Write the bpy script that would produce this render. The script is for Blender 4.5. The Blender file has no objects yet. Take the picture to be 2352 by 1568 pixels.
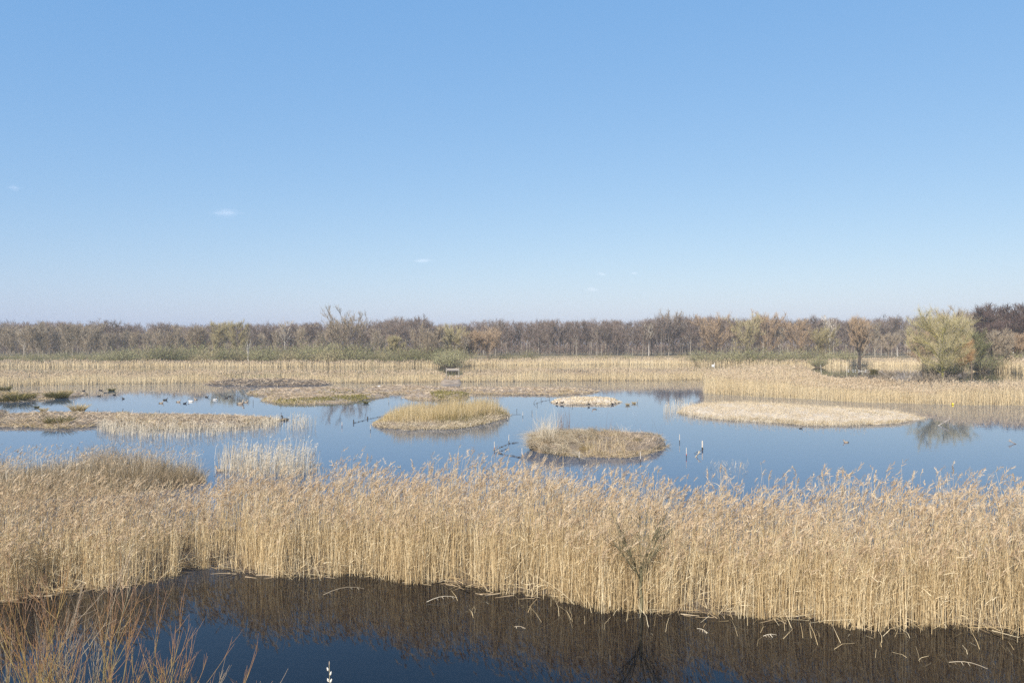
import bpy, math
import numpy as np
from mathutils import Vector

# ------------------------------------------------------------------ camera, sky, sun
S = bpy.context.scene
COL = S.collection
R = np.random.default_rng(11)
H = 6.0                        # eye height above the water
F = 2352 * 28 / 36             # focal length in the pixel units used by at()
HZ = 784.0

cd = bpy.data.cameras.new('camera'); cam = bpy.data.objects.new('camera', cd); COL.objects.link(cam)
cam.location = (0, 0, H); cam.rotation_euler = (math.radians(90), 0, 0)
cd.lens = 28; cd.sensor_width = 36; cd.clip_start = 0.1; cd.clip_end = 8000
S.camera = cam

SUN_EL = math.radians(36); SUN_ROT = math.radians(-157)
w = bpy.data.worlds.new('World'); S.world = w; w.use_nodes = True
nt = w.node_tree; bg = nt.nodes['Background']
sky = nt.nodes.new('ShaderNodeTexSky'); sky.sky_type = 'NISHITA'; sky.sun_disc = False
sky.sun_elevation = SUN_EL; sky.sun_rotation = SUN_ROT
sky.altitude = 0; sky.air_density = 1.0; sky.dust_density = 0.95; sky.ozone_density = 2.0
# one even colour grade for the whole dome: less contrast, a cooler veil
gm = nt.nodes.new('ShaderNodeMix'); gm.data_type = 'RGBA'; gm.blend_type = 'MULTIPLY'; gm.inputs['Factor'].default_value = 1; gm.inputs['B'].default_value = (1.0, .74, .42, 1)
ga = nt.nodes.new('ShaderNodeMix'); ga.data_type = 'RGBA'; ga.blend_type = 'ADD'; ga.inputs['Factor'].default_value = 1; ga.inputs['B'].default_value = (.56, 2.38, 5.8, 1)
nt.links.new(sky.outputs[0], gm.inputs['A']); nt.links.new(gm.outputs['Result'], ga.inputs['A'])
nt.links.new(ga.outputs['Result'], bg.inputs[0]); bg.inputs[1].default_value = 0.0735

ld = bpy.data.lights.new('sun', 'SUN'); sun = bpy.data.objects.new('sun', ld); COL.objects.link(sun)
ld.energy = 5.0; ld.angle = math.radians(0.53); ld.color = (1.0, 0.94, 0.84)
sd = Vector((math.sin(SUN_ROT) * math.cos(SUN_EL), math.cos(SUN_ROT) * math.cos(SUN_EL), math.sin(SUN_EL)))
sun.rotation_euler = sd.to_track_quat('Z', 'Y').to_euler()
sun.location = (-40, -60, 80)
vs = S.view_settings
vs.view_transform = 'Standard'; vs.look = 'None'; vs.exposure = 0.50; vs.gamma = 1.0; vs.use_curve_mapping = False
S.render.engine = 'CYCLES'
S.cycles.max_bounces = 6; S.cycles.diffuse_bounces = 3; S.cycles.glossy_bounces = 3
S.cycles.transparent_max_bounces = 48; S.cycles.transmission_bounces = 3; S.cycles.volume_bounces = 0
S.cycles.use_denoising = False

# ------------------------------------------------------------------ helpers: places
def at(x, y, z=0.0):
    """a point of the plane of height z that shows at photo column x, row y (2352 px wide)"""
    D = F * (H - z) / (y - HZ)
    return np.array([(x - 1176) * D / F, D, z])
def atf(x, y, z=0.0): return at(x * .91875, y * .91875, z)        # the same from 2560 px
def col_at(x, D, z=0.0): return np.array([(x - 1176) * D / F, D, z])
def top_z(y, D): return H - (y - HZ) * D / F

# ------------------------------------------------------------------ helpers: meshes
class MB:
    """collects quads with a tint (0..1), an along value (0..1) and a material slot"""
    def __init__(s): s.V = []; s.Q = []; s.T = []; s.A = []; s.M = []; s.n = 0
    def add(s, V, Q, tint, along, m=0):
        V = np.asarray(V, float).reshape(-1, 3); Q = np.asarray(Q, int).reshape(-1, 4)
        s.V.append(V); s.Q.append(Q + s.n); s.n += len(V)
        s.T.append(np.broadcast_to(np.asarray(tint, float).ravel(), (len(V),)) if np.size(tint) in (1, len(V)) else np.resize(tint, len(V)))
        s.A.append(np.broadcast_to(np.asarray(along, float).ravel(), (len(V),)))
        s.M.append(np.full(len(Q), m))
    def ribbons(s, base, d, L, w0, nseg=2, bend=None, taper=.3, tint=None, m=0, a0=0., a1=1.):
        N = len(base)
        if N == 0: return
        d = d / np.maximum(np.linalg.norm(d, axis=1, keepdims=True), 1e-6)
        rv = R.normal(size=(N, 3)); side = np.cross(d, rv); side /= np.maximum(np.linalg.norm(side, axis=1, keepdims=True), 1e-6)
        t = np.linspace(0, 1, nseg + 1)
        L = np.broadcast_to(L, (N,)); w0 = np.broadcast_to(w0, (N,))
        c = base[:, None, :] + d[:, None, :] * (L[:, None] * t[None, :])[:, :, None]
        if bend is not None: c = c + bend[:, None, :] * (t ** 2)[None, :, None]
        hw = .5 * w0[:, None] * (1 - (1 - taper) * t)[None, :]
        V = np.stack([c - side[:, None, :] * hw[:, :, None], c + side[:, None, :] * hw[:, :, None]], 2)
        k = np.arange(nseg); q = np.stack([2 * k, 2 * k + 1, 2 * k + 3, 2 * k + 2], 1)
        Q = (np.arange(N) * (2 * nseg + 2))[:, None, None] + q[None]
        if tint is None: tint = R.random(N)
        tint = np.broadcast_to(tint, (N,))
        s.add(V, Q, np.repeat(tint, 2 * nseg + 2), np.tile(np.repeat(a0 + (a1 - a0) * t, 2), N), m)
    def tubes(s, P, rad, sides=5, tint=None, m=0, along=None, flat=1.0):
        P = np.asarray(P, float); N, K, _ = P.shape
        rad = np.broadcast_to(rad, (N, K))
        tg = np.gradient(P, axis=1); tg /= np.maximum(np.linalg.norm(tg, axis=2, keepdims=True), 1e-6)
        ref = np.where(np.abs(tg[:, :1, 2:3]) > .8, np.array([[[0, 1., 0]]]), np.array([[[0, 0, 1.]]]))
        u = np.cross(tg, np.broadcast_to(ref, tg.shape)); u /= np.maximum(np.linalg.norm(u, axis=2, keepdims=True), 1e-6)
        v = np.cross(u, tg)
        a = np.arange(sides) * 2 * math.pi / sides
        V = P[:, :, None, :] + rad[:, :, None, None] * (u[:, :, None, :] * np.cos(a)[None, None, :, None] * flat + v[:, :, None, :] * np.sin(a)[None, None, :, None])
        q = []
        for k in range(K - 1):
            for j in range(sides):
                j2 = (j + 1) % sides
                q.append((k * sides + j, k * sides + j2, (k + 1) * sides + j2, (k + 1) * sides + j))
        Q = (np.arange(N) * K * sides)[:, None, None] + np.array(q)[None]
        if tint is None: tint = R.random(N)
        tint = np.broadcast_to(tint, (N,))
        al = np.linspace(0, 1, K) if along is None else np.asarray(along)
        al = np.broadcast_to(al, (N, K)) if al.ndim == 1 else al
        s.add(V, Q, np.repeat(tint, K * sides), np.repeat(al.reshape(-1), sides), m)
    def box(s, c, size, tint=.5, m=0, rz=0.0, tilt=0.0):
        x, y, z = np.array(size) / 2
        V = np.array([(-x, -y, -z), (x, -y, -z), (x, y, -z), (-x, y, -z), (-x, -y, z), (x, -y, z), (x, y, z), (-x, y, z)])
        if tilt: V = V @ np.array([[math.cos(tilt), 0, -math.sin(tilt)], [0, 1, 0], [math.sin(tilt), 0, math.cos(tilt)]])
        V = V @ np.array([[math.cos(rz), math.sin(rz), 0], [-math.sin(rz), math.cos(rz), 0], [0, 0, 1]]) + np.array(c)
        s.add(V, [(0, 3, 2, 1), (4, 5, 6, 7), (0, 1, 5, 4), (1, 2, 6, 5), (2, 3, 7, 6), (3, 0, 4, 7)], tint, .5, m)
    def mesh(s, name, mats, smooth=False):
        V = np.concatenate(s.V); Q = np.concatenate(s.Q)
        me = bpy.data.meshes.new(name)
        me.vertices.add(len(V)); me.vertices.foreach_set('co', V.ravel().astype(np.float32))
        me.loops.add(Q.size); me.loops.foreach_set('vertex_index', Q.ravel().astype(np.int32))
        me.polygons.add(len(Q)); me.polygons.foreach_set('loop_start', np.arange(0, Q.size, 4, dtype=np.int32))
        me.polygons.foreach_set('material_index', np.concatenate(s.M).astype(np.int32))
        me.polygons.foreach_set('use_smooth', np.full(len(Q), smooth))
        for nm, arr in (('tint', s.T), ('along', s.A)):
            at_ = me.attributes.new(nm, 'FLOAT', 'POINT'); at_.data.foreach_set('value', np.concatenate(arr).astype(np.float32))
        for m_ in mats: me.materials.append(m_)
        me.update(calc_edges=True)
        return me

def link(name, me, parent=None, loc=None, rz=0.0, sc=None):
    o = bpy.data.objects.new(name, me); COL.objects.link(o)
    if parent: o.parent = parent
    if loc is not None: o.location = tuple(float(v) for v in loc)
    if rz: o.rotation_euler = (0, 0, rz)
    if sc is not None: o.scale = sc if hasattr(sc, '__len__') else (sc,) * 3
    return o
def tag(o, label, cat, group=None, kind=None):
    o['label'] = label
    if cat: o['category'] = cat
    if group: o['group'] = group
    if kind: o['kind'] = kind
    return o
def thing(name, label, cat, loc, group=None, rz=0.0, sc=None):
    return tag(link(name, None, None, loc, rz, sc), label, cat, group)
def struct(name, me): o = link(name, me); o['kind'] = 'structure'; return o

# ------------------------------------------------------------------ helpers: materials
def N_(m, t, **kw):
    n = m.node_tree.nodes.new(t)
    for k, v in kw.items(): setattr(n, k, v)
    return n
def ramp(m, fac, stops):
    n = N_(m, 'ShaderNodeValToRGB'); el = n.color_ramp.elements
    while len(el) > 1: el.remove(el[-1])
    el[0].position, el[0].color = stops[0][0], (*stops[0][1], 1)
    for p, c in stops[1:]: e = el.new(p); e.color = (*c, 1)
    m.node_tree.links.new(fac, n.inputs[0]); return n.outputs[0]
def plant(name, stops, attr='tint', trans=.22, rough=.75, patch=.25, pscale=.35, vary=0.0):
    """dry stems, twigs: colour by strand, with broad patches over the ground, a little light let through"""
    m = bpy.data.materials.new(name); m.use_nodes = True; t = m.node_tree; L = t.links.new
    t.nodes.remove(t.nodes['Principled BSDF']); out = t.nodes['Material Output']
    a = N_(m, 'ShaderNodeAttribute', attribute_name=attr)
    geo = N_(m, 'ShaderNodeNewGeometry')
    nz = N_(m, 'ShaderNodeTexNoise'); nz.inputs['Scale'].default_value = pscale; nz.inputs['Detail'].default_value = 3
    L(geo.outputs['Position'], nz.inputs['Vector'])
    ma = N_(m, 'ShaderNodeMath', operation='MULTIPLY_ADD'); ma.inputs[1].default_value = patch * 2; ma.inputs[2].default_value = -patch
    L(nz.outputs['Fac'], ma.inputs[0])
    ad = N_(m, 'ShaderNodeMath', operation='ADD', use_clamp=True); L(a.outputs['Fac'], ad.inputs[0]); L(ma.outputs[0], ad.inputs[1])
    src = ad.outputs[0]
    if vary:
        oi = N_(m, 'ShaderNodeObjectInfo')
        mv = N_(m, 'ShaderNodeMath', operation='MULTIPLY_ADD'); mv.inputs[1].default_value = vary * 2; mv.inputs[2].default_value = -vary
        L(oi.outputs['Random'], mv.inputs[0])
        a2 = N_(m, 'ShaderNodeMath', operation='ADD', use_clamp=True); L(src, a2.inputs[0]); L(mv.outputs[0], a2.inputs[1]); src = a2.outputs[0]
    c = ramp(m, src, stops)
    df = N_(m, 'ShaderNodeBsdfDiffuse'); tr = N_(m, 'ShaderNodeBsdfTranslucent'); mx = N_(m, 'ShaderNodeMixShader'); mx.inputs[0].default_value = trans
    L(c, df.inputs[0]); L(c, tr.inputs[0]); L(df.outputs[0], mx.inputs[1]); L(tr.outputs[0], mx.inputs[2]); L(mx.outputs[0], out.inputs[0])
    return m
def solid(name, c1, c2, scale=8.0, rough=.8, bump=.3, detail=6, spec=.3):
    m = bpy.data.materials.new(name); m.use_nodes = True; t = m.node_tree; L = t.links.new; b = t.nodes['Principled BSDF']
    geo = N_(m, 'ShaderNodeNewGeometry')
    nz = N_(m, 'ShaderNodeTexNoise'); nz.inputs['Scale'].default_value = scale; nz.inputs['Detail'].default_value = detail
    L(geo.outputs['Position'], nz.inputs['Vector'])
    L(ramp(m, nz.outputs['Fac'], [(.32, c1), (.68, c2)]), b.inputs['Base Color'])
    b.inputs['Roughness'].default_value = rough; b.inputs['Specular IOR Level'].default_value = spec
    if bump:
        bp = N_(m, 'ShaderNodeBump'); bp.inputs['Strength'].default_value = bump; bp.inputs['Distance'].default_value = .1
        L(nz.outputs['Fac'], bp.inputs['Height']); L(bp.outputs[0], b.inputs['Normal'])
    return m

M = {}
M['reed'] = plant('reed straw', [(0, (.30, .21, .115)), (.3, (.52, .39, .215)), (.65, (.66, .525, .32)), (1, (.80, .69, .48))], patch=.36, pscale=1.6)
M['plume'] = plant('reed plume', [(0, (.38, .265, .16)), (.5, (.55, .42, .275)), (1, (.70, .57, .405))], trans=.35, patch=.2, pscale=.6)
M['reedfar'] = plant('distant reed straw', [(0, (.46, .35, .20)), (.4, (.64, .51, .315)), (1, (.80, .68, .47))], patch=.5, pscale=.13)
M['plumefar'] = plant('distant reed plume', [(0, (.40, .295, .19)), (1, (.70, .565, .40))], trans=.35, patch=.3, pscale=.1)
M['palereed'] = plant('bleached reed', [(0, (.42, .34, .24)), (1, (.74, .66, .52))], patch=.2)
M['grass'] = plant('dry grass', [(0, (.25, .185, .075)), (.4, (.45, .345, .17)), (.7, (.59, .465, .27)), (1, (.72, .60, .40))], patch=.4, pscale=.45)
M['litter'] = plant('grey straw litter', [(0, (.24, .18, .12)), (.5, (.42, .325, .23)), (1, (.62, .51, .375))], patch=.3, pscale=.5, trans=.1)
M['palelitter'] = plant('bleached straw litter', [(0, (.34, .265, .17)), (.5, (.52, .425, .295)), (1, (.70, .60, .44))], patch=.22, pscale=.4, trans=.1)
M['moss'] = plant('moss and short green', [(0, (.08, .08, .02)), (.5, (.20, .18, .05)), (1, (.36, .30, .11))], patch=.3, pscale=.5, trans=.2)
M['rush'] = plant('rush blades', [(0, (.05, .055, .02)), (.5, (.13, .12, .04)), (1, (.34, .26, .11))], patch=.1, trans=.2)
M['sedge'] = plant('brown sedge', [(0, (.13, .10, .06)), (.35, (.26, .20, .12)), (.7, (.40, .30, .19)), (1, (.56, .45, .31))], patch=.45, pscale=.5)
M['weed'] = plant('dry dark weed', [(0, (.12, .08, .07)), (1, (.28, .20, .17))])
M['alder'] = plant('alder twigs', [(0, (.115, .083, .066)), (.5, (.19, .14, .112)), (1, (.28, .21, .165))], patch=.15, pscale=.03, vary=.3)
M['alderbark'] = plant('alder bark', [(0, (.12, .105, .085)), (1, (.29, .255, .21))], trans=0, vary=.4)
M['olive'] = plant('olive willow twigs', [(0, (.27, .225, .115)), (.5, (.39, .33, .18)), (1, (.52, .45, .26))], vary=.2, patch=.15)
M['rust'] = plant('rust willow twigs', [(0, (.28, .20, .125)), (.5, (.42, .305, .195)), (1, (.55, .41, .275))], vary=.15, patch=.15)
M['limetwig'] = plant('yellow olive twigs', [(0, (.32, .27, .135)), (.5, (.47, .40, .22)), (1, (.62, .54, .34))], patch=.2, pscale=.5)
M['darkalder'] = plant('dark alder twigs', [(0, (.085, .058, .048)), (.5, (.14, .096, .08)), (1, (.21, .145, .12))], patch=.15, pscale=.03, vary=.2)
M['orange'] = plant('orange willow twigs', [(0, (.36, .22, .10)), (1, (.57, .385, .20))], patch=.1)
M['tan'] = plant('pale tan twigs', [(0, (.22, .175, .12)), (.5, (.33, .265, .185)), (1, (.45, .37, .27))], vary=.25, patch=.1)
M['green'] = plant('budding willow', [(0, (.15, .15, .07)), (.5, (.27, .26, .125)), (1, (.40, .375, .21))], vary=.4, patch=.25, pscale=.1)
M['limegreen'] = plant('lichen bark', [(0, (.22, .20, .05)), (1, (.42, .37, .12))], trans=0)
M['bark'] = plant('brown bark', [(0, (.12, .09, .065)), (1, (.26, .21, .16))], trans=0, vary=.3)
M['palebark'] = plant('birch bark', [(0, (.34, .31, .27)), (1, (.60, .56, .50))], trans=0)
M['darkbark'] = plant('wet dark bark', [(0, (.05, .042, .035)), (1, (.13, .11, .09))], trans=0)
M['greytwig'] = plant('grey dead twigs', [(0, (.20, .17, .15)), (1, (.46, .42, .38))], trans=.05)
M['shoot'] = plant('willow shoots', [(0, (.26, .25, .10)), (.5, (.33, .29, .11)), (.8, (.33, .24, .105)), (.94, (.30, .165, .08)), (1, (.28, .18, .12))], attr='along', patch=.22, pscale=3.0, trans=.05)
M['shootgrey'] = plant('grey willow shoots', [(0, (.24, .23, .12)), (.6, (.31, .275, .17)), (1, (.34, .27, .20))], attr='along', patch=.2, pscale=3.0, trans=.05)
M['bud'] = plant('willow buds', [(0, (.35, .27, .20)), (1, (.62, .56, .48))])
M['sapling'] = plant('sapling bark', [(0, (.07, .065, .04)), (1, (.19, .17, .105))], trans=0, patch=.3, pscale=2)
M['mud'] = solid('mud bank', (.055, .042, .030), (.13, .10, .075), 2.5)
M['islandsoil'] = solid('island soil', (.10, .078, .055), (.27, .21, .155), 1.6)
M['drymud'] = solid('grey dry mud', (.19, .145, .105), (.36, .28, .205), 1.4)
M['pale'] = solid('pale gravel', (.40, .33, .25), (.68, .59, .48), 3.0, bump=.6)
M['land'] = solid('meadow ground', (.16, .12, .06), (.30, .23, .12), .35)
M['wood'] = solid('weathered wood', (.20, .175, .15), (.40, .36, .32), 14)
M['wetwood'] = solid('wet wood', (.03, .024, .018), (.075, .06, .045), 14, rough=.4)
M['palewood'] = solid('bleached stake wood', (.42, .37, .31), (.64, .58, .50), 20)
M['rope'] = solid('weedy rope', (.035, .028, .022), (.09, .07, .055), 20)
M['red'] = solid('red paint', (.40, .05, .04), (.52, .09, .07), 12, bump=0)
M['yellow'] = solid('yellow plastic', (.72, .52, .02), (.80, .60, .04), 12, rough=.4, bump=0)
M['white'] = solid('white feathers', (.74, .73, .70), (.85, .84, .82), 15, bump=.1)
M['catkin'] = solid('catkin fur', (.55, .52, .46), (.82, .80, .76), 120, bump=.5)
def bird_mat(name, stops): return plant(name, stops, attr='along', trans=0, patch=.06, pscale=9)
M['darkduck'] = bird_mat('dark duck', [(0, (.02, .02, .02)), (.3, (.045, .04, .035)), (.75, (.05, .04, .035)), (.97, (.04, .05, .035)), (1, (.12, .10, .05))])
M['brownduck'] = bird_mat('brown duck', [(0, (.03, .03, .03)), (.14, (.04, .035, .03)), (.25, (.30, .25, .19)), (.5, (.22, .17, .13)), (.62, (.50, .42, .33)), (.75, (.25, .19, .14)), (.9, (.20, .16, .12)), (1, (.15, .12, .05))])
M['greyduck'] = bird_mat('pale sided duck', [(0, (.03, .03, .03)), (.22, (.55, .53, .50)), (.55, (.60, .58, .55)), (.66, (.16, .09, .06)), (.8, (.04, .06, .04)), (1, (.3, .25, .06))])
M['gull'] = bird_mat('gull', [(0, (.10, .10, .10)), (.2, (.55, .57, .60)), (.45, (.72, .72, .72)), (.9, (.80, .80, .78)), (1, (.45, .15, .05))])
M['swan'] = bird_mat('swan', [(0, (.80, .79, .77)), (.92, (.82, .81, .78)), (.95, (.7, .3, .05)), (1, (.6, .22, .03))])

# water: clear dark pond under a mirror surface, faint ripples
wm = bpy.data.materials.new('lake water'); wm.use_nodes = True; t = wm.node_tree; b = t.nodes['Principled BSDF']
b.inputs['Base Color'].default_value = (.003, .004, .007, 1); b.inputs['Roughness'].default_value = .035; b.inputs['IOR'].default_value = 1.333
geo = N_(wm, 'ShaderNodeNewGeometry')
sx = N_(wm, 'ShaderNodeSeparateXYZ'); t.links.new(geo.outputs['Position'], sx.inputs[0])
wn = N_(wm, 'ShaderNodeTexNoise'); wn.inputs['Scale'].default_value = .12; t.links.new(geo.outputs['Position'], wn.inputs['Vector'])
wa = N_(wm, 'ShaderNodeMath', operation='MULTIPLY_ADD'); wa.inputs[1].default_value = 14; t.links.new(wn.outputs['Fac'], wa.inputs[0]); t.links.new(sx.outputs['Y'], wa.inputs[2])
wr = N_(wm, 'ShaderNodeMapRange'); wr.inputs['From Min'].default_value = 0; wr.inputs['From Max'].default_value = 200; t.links.new(wa.outputs[0], wr.inputs['Value'])
# peaty channel, lake with extra sky brightness painted into its blue
t.links.new(ramp(wm, wr.outputs[0], [(.135, (.001, .002, .005)), (.20, (.038, .070, .125)), (.60, (.045, .072, .11)), (.68, (.045, .042, .026))]), b.inputs['Base Color'])  # pond beyond the dyke: olive forest reflection painted into the base colour
mp = N_(wm, 'ShaderNodeMapping'); mp.inputs['Scale'].default_value = (.5, 1.0, 1); t.links.new(geo.outputs['Position'], mp.inputs[0])
rn = N_(wm, 'ShaderNodeTexNoise'); rn.inputs['Scale'].default_value = .09; rn.inputs['Detail'].default_value = 4; rmp = N_(wm, 'ShaderNodeMapping'); rmp.inputs['Scale'].default_value = (.35, 1.6, 1)
t.links.new(geo.outputs['Position'], rmp.inputs[0]); t.links.new(rmp.outputs[0], rn.inputs['Vector'])
rr_ = N_(wm, 'ShaderNodeMapRange'); rr_.inputs['From Min'].default_value = .52; rr_.inputs['From Max'].default_value = .68; rr_.inputs['To Min'].default_value = .025; rr_.inputs['To Max'].default_value = .055; t.links.new(rn.outputs['Fac'], rr_.inputs['Value']); t.links.new(rr_.outputs[0], b.inputs['Roughness'])
n1 = N_(wm, 'ShaderNodeTexNoise'); n1.inputs['Scale'].default_value = 1.6; n1.inputs['Detail'].default_value = 3; t.links.new(mp.outputs[0], n1.inputs['Vector'])
bp = N_(wm, 'ShaderNodeBump'); bp.inputs['Strength'].default_value = .035; bp.inputs['Distance'].default_value = .05
t.links.new(n1.outputs['Fac'], bp.inputs['Height']); t.links.new(bp.outputs[0], b.inputs['Normal'])
M['water'] = wm

# ------------------------------------------------------------------ ground and water
def grid_mesh(name, xs, ys, zf, mat):
    X, Y = np.meshgrid(xs, ys); Z = zf(X, Y)
    mb = MB(); nx = len(xs); ny = len(ys)
    i = np.arange(nx - 1)[None, :] + (np.arange(ny - 1) * nx)[:, None]; i = i.ravel()
    mb.add(np.stack([X, Y, Z], -1), np.stack([i, i + 1, i + nx + 1, i + nx], 1), .5, .5)
    return mb.mesh(name, [mat], True)
def gz(X, Y):
    z = np.interp(Y, [-1500, 9, 11.5, 13.5, 186, 214, 260, 420, 1600], [.5, .45, .3, -.9, -.9, .15, .75, 1.2, 1.6])
    return z
struct('ground', grid_mesh('ground', np.linspace(-900, 900, 37), np.array([-300, -60, 0, 6, 9, 10.5, 11.5, 12.5, 13.5, 40, 100, 170, 186, 192, 198, 206, 214, 225, 240, 260, 300, 350, 420, 600, 1000.]), gz, M['land']))
struct('lake', grid_mesh('lake', np.linspace(-420, 420, 15), np.linspace(10.8, 215, 12), lambda X, Y: X * 0, wm))

hm = bpy.data.materials.new('air'); hm.use_nodes = True; hm.node_tree.nodes.remove(hm.node_tree.nodes['Principled BSDF'])
pv = N_(hm, 'ShaderNodeVolumePrincipled'); pv.inputs['Density'].default_value = .0004; pv.inputs['Color'].default_value = (.86, .90, .96, 1); pv.inputs['Anisotropy'].default_value = .1
hm.node_tree.links.new(pv.outputs[0], hm.node_tree.nodes['Material Output'].inputs['Volume'])
mb = MB(); mb.box((0, 350, 10), (1900, 1400, 24.4)); hz_ = link('haze', mb.mesh('haze', [hm])); hz_['kind'] = 'stuff'

class Strip:
    """a piece of ground between a front and a back shoreline, both given as photo points on the water level"""
    def __init__(s, front, back, n=60, m=12, wig=0.0):
        s.f = s.res(np.array([at(*p) for p in front]), n); s.b = s.res(np.array([at(*p) for p in back]), n); s.n = n; s.m = m
        if wig:
            q = np.concatenate([[0], np.cumsum(np.linalg.norm(np.diff(s.f, axis=0), axis=1))]); d_ = s.b - s.f; d_ = d_ / np.maximum(np.linalg.norm(d_, axis=1, keepdims=True), .01); ph = R.uniform(0, 6, 4); k_ = 1 / (wig * 5)
            s.f += d_ * (wig * (np.sin(q * k_ + ph[0]) + .6 * np.sin(q * k_ * 2.3 + ph[1]) + .3 * np.sin(q * k_ * 5.1 + ph[3])))[:, None]
            s.b += d_ * (wig * .6 * (np.sin(q * k_ * 1.1 + ph[2]) + .7 * np.sin(q * k_ * 2.7 + ph[3])))[:, None]
        wd = np.linalg.norm(s.b - s.f, axis=1); ln = np.linalg.norm(np.diff((s.f + s.b) / 2, axis=0), axis=1)
        cell = ln * (wd[1:] + wd[:-1]) / 2; s.area = cell.sum(); s.cum = np.concatenate([[0], np.cumsum(cell)]) / s.area
    @staticmethod
    def res(P, n):
        d = np.concatenate([[0], np.cumsum(np.linalg.norm(np.diff(P, axis=0), axis=1))])
        q = np.linspace(0, d[-1], n); return np.stack([np.interp(q, d, P[:, i]) for i in range(3)], 1)
    def pos(s, u, v):
        i = np.clip(u * (s.n - 1), 0, s.n - 1.0001); k = i.astype(int); f = (i - k)[:, None]
        A = s.f[k] * (1 - f) + s.f[k + 1] * f; B = s.b[k] * (1 - f) + s.b[k + 1] * f
        return A * (1 - v[:, None]) + B * v[:, None]
    def scatter(s, N, v0=0., v1=1., ends=0.0, vpow=1.0):
        u = np.interp(R.random(N), s.cum, np.linspace(0, 1, s.n)); v = v0 + (v1 - v0) * R.random(N) ** vpow
        return s.pos(u, v), u, v
    def hgt(s, u, v, h):
        e = np.minimum(1, np.minimum(u, 1 - u) * 5)
        p = np.minimum(1, np.minimum(v, 1 - v) * 2.6); p = p * (2 - p); return h * e * (2 - e) * (.45 * p + .55 * p * p * (3 - 2 * p))
    def mound(s, name, h, mat, under=.12, rough=.12):
        u, v = np.meshgrid(np.linspace(0, 1, s.n), np.linspace(0, 1, s.m)); U = u.ravel(); Vv = v.ravel()
        P = s.pos(U, Vv); z = s.hgt(U, Vv, h)
        P[:, 2] = z * (1 + rough * np.sin(P[:, 0] * 1.7 + 1.3 * np.sin(P[:, 1] * 1.1)) + R.normal(0, rough * .5, len(z))) - under * (z < .01) + (z > .01) * .015
        i = (np.arange(s.n - 1)[None, :] + (np.arange(s.m - 1) * s.n)[:, None]).ravel()
        mb = MB(); mb.add(P, np.stack([i, i + 1, i + s.n + 1, i + s.n], 1), .5, .5)
        return mb.mesh(name, [mat], True)

def updir(N, spread, lean=(0, 0)):
    d = np.stack([R.normal(lean[0], spread, N), R.normal(lean[1], spread, N), np.ones(N)], 1); return d
def hbend(N, amp, lean=(0, 0), drop=.25):
    b_ = np.stack([R.normal(lean[0], amp, N), R.normal(lean[1], amp, N), np.zeros(N)], 1); b_[:, 2] = -drop * np.linalg.norm(b_[:, :2], axis=1); return b_

def reeds(mb, P, h, sw=.0075, spread=.05, amp=.16, lean=(.05, 0), leaves=2, plume=.7, nseg=3, pl=.2, barbs=12, pw=.013, stem_m=0, plume_m=1, leafw=.014, tint=None, tsd=.26):
    N = len(P); h = np.broadcast_to(h, (N,)) * 1.0
    d = updir(N, spread); bend = hbend(N, amp, lean) * h[:, None] * .5
    tint = np.clip(R.normal(.5, tsd, N), 0, 1) if tint is None else tint
    mb.ribbons(P, d, h, sw * R.uniform(.7, 1.4, N), nseg, bend, .45, tint, stem_m)
    dn = d / np.linalg.norm(d, axis=1, keepdims=True)
    def on(t_, idx): return P[idx] + dn[idx] * (h[idx] * t_)[:, None] + bend[idx] * (t_ ** 2)[:, None]
    for k in range(leaves):
        idx = np.nonzero(R.random(N) < .8)[0]; t_ = R.uniform(.15, .92, len(idx)); p = on(t_, idx)
        a = R.uniform(0, 2 * math.pi, len(idx)); el = R.uniform(.2, 3.2, len(idx))
        dd = np.stack([np.cos(a) + .5, np.sin(a), el], 1); LL = R.uniform(.14, .38, len(idx))
        bb = np.stack([np.zeros(len(idx)), np.zeros(len(idx)), -R.uniform(.02, .3, len(idx)) * LL * 2], 1)
        mb.ribbons(p, dd, LL, leafw * R.uniform(.6, 1.2, len(idx)), 2, bb, .15, np.clip(tint[idx] + R.normal(.08, .15, len(idx)), 0, 1), stem_m)
    if plume:
        idx = np.nonzero(R.random(N) < plume)[0]; n = len(idx); a = R.normal(.2, .9, n); droop = R.uniform(.15, .7, n); ln = pl * R.uniform(.7, 1.4, n); tt = np.clip(R.normal(.5, .25, n), 0, 1)
        top = on(np.full(n, .985), idx); nod = np.stack([np.cos(a) * droop, np.sin(a) * droop, np.ones(n)], 1)
        nod /= np.linalg.norm(nod, axis=1, keepdims=True)
        for k in range(barbs):
            t_ = (k + R.random(n)) / barbs
            ax = top + nod * (ln * t_)[:, None] + np.stack([np.cos(a), np.sin(a), -np.ones(n) * .6], 1) * (ln * .35 * t_ ** 2)[:, None]
            dd = nod * R.uniform(.5, 1.3, n)[:, None] + R.normal(0, .42, (n, 3)) + np.stack([np.cos(a) * .35, np.sin(a) * .35, -.15 * np.ones(n)], 1)
            mb.ribbons(ax, dd, ln * (.58 - .3 * t_), pw * R.uniform(.7, 1.4, n), 1, None, .35, np.clip(tt + R.normal(0, .12, n), 0, 1), plume_m)

def litter(mb, P, L=.5, w_=.02, up=.25, m=0, tint=None, aim=None):
    N = len(P); a = R.uniform(0, 2 * math.pi, N)
    d = np.stack([np.cos(a), np.sin(a), R.uniform(0, up, N)], 1)
    if aim is not None: d = d * .7 + np.array(aim)
    mb.ribbons(P, d, L * R.uniform(.5, 1.4, N), w_ * R.uniform(.6, 1.4, N), 1, None, .4, tint, m)

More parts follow.
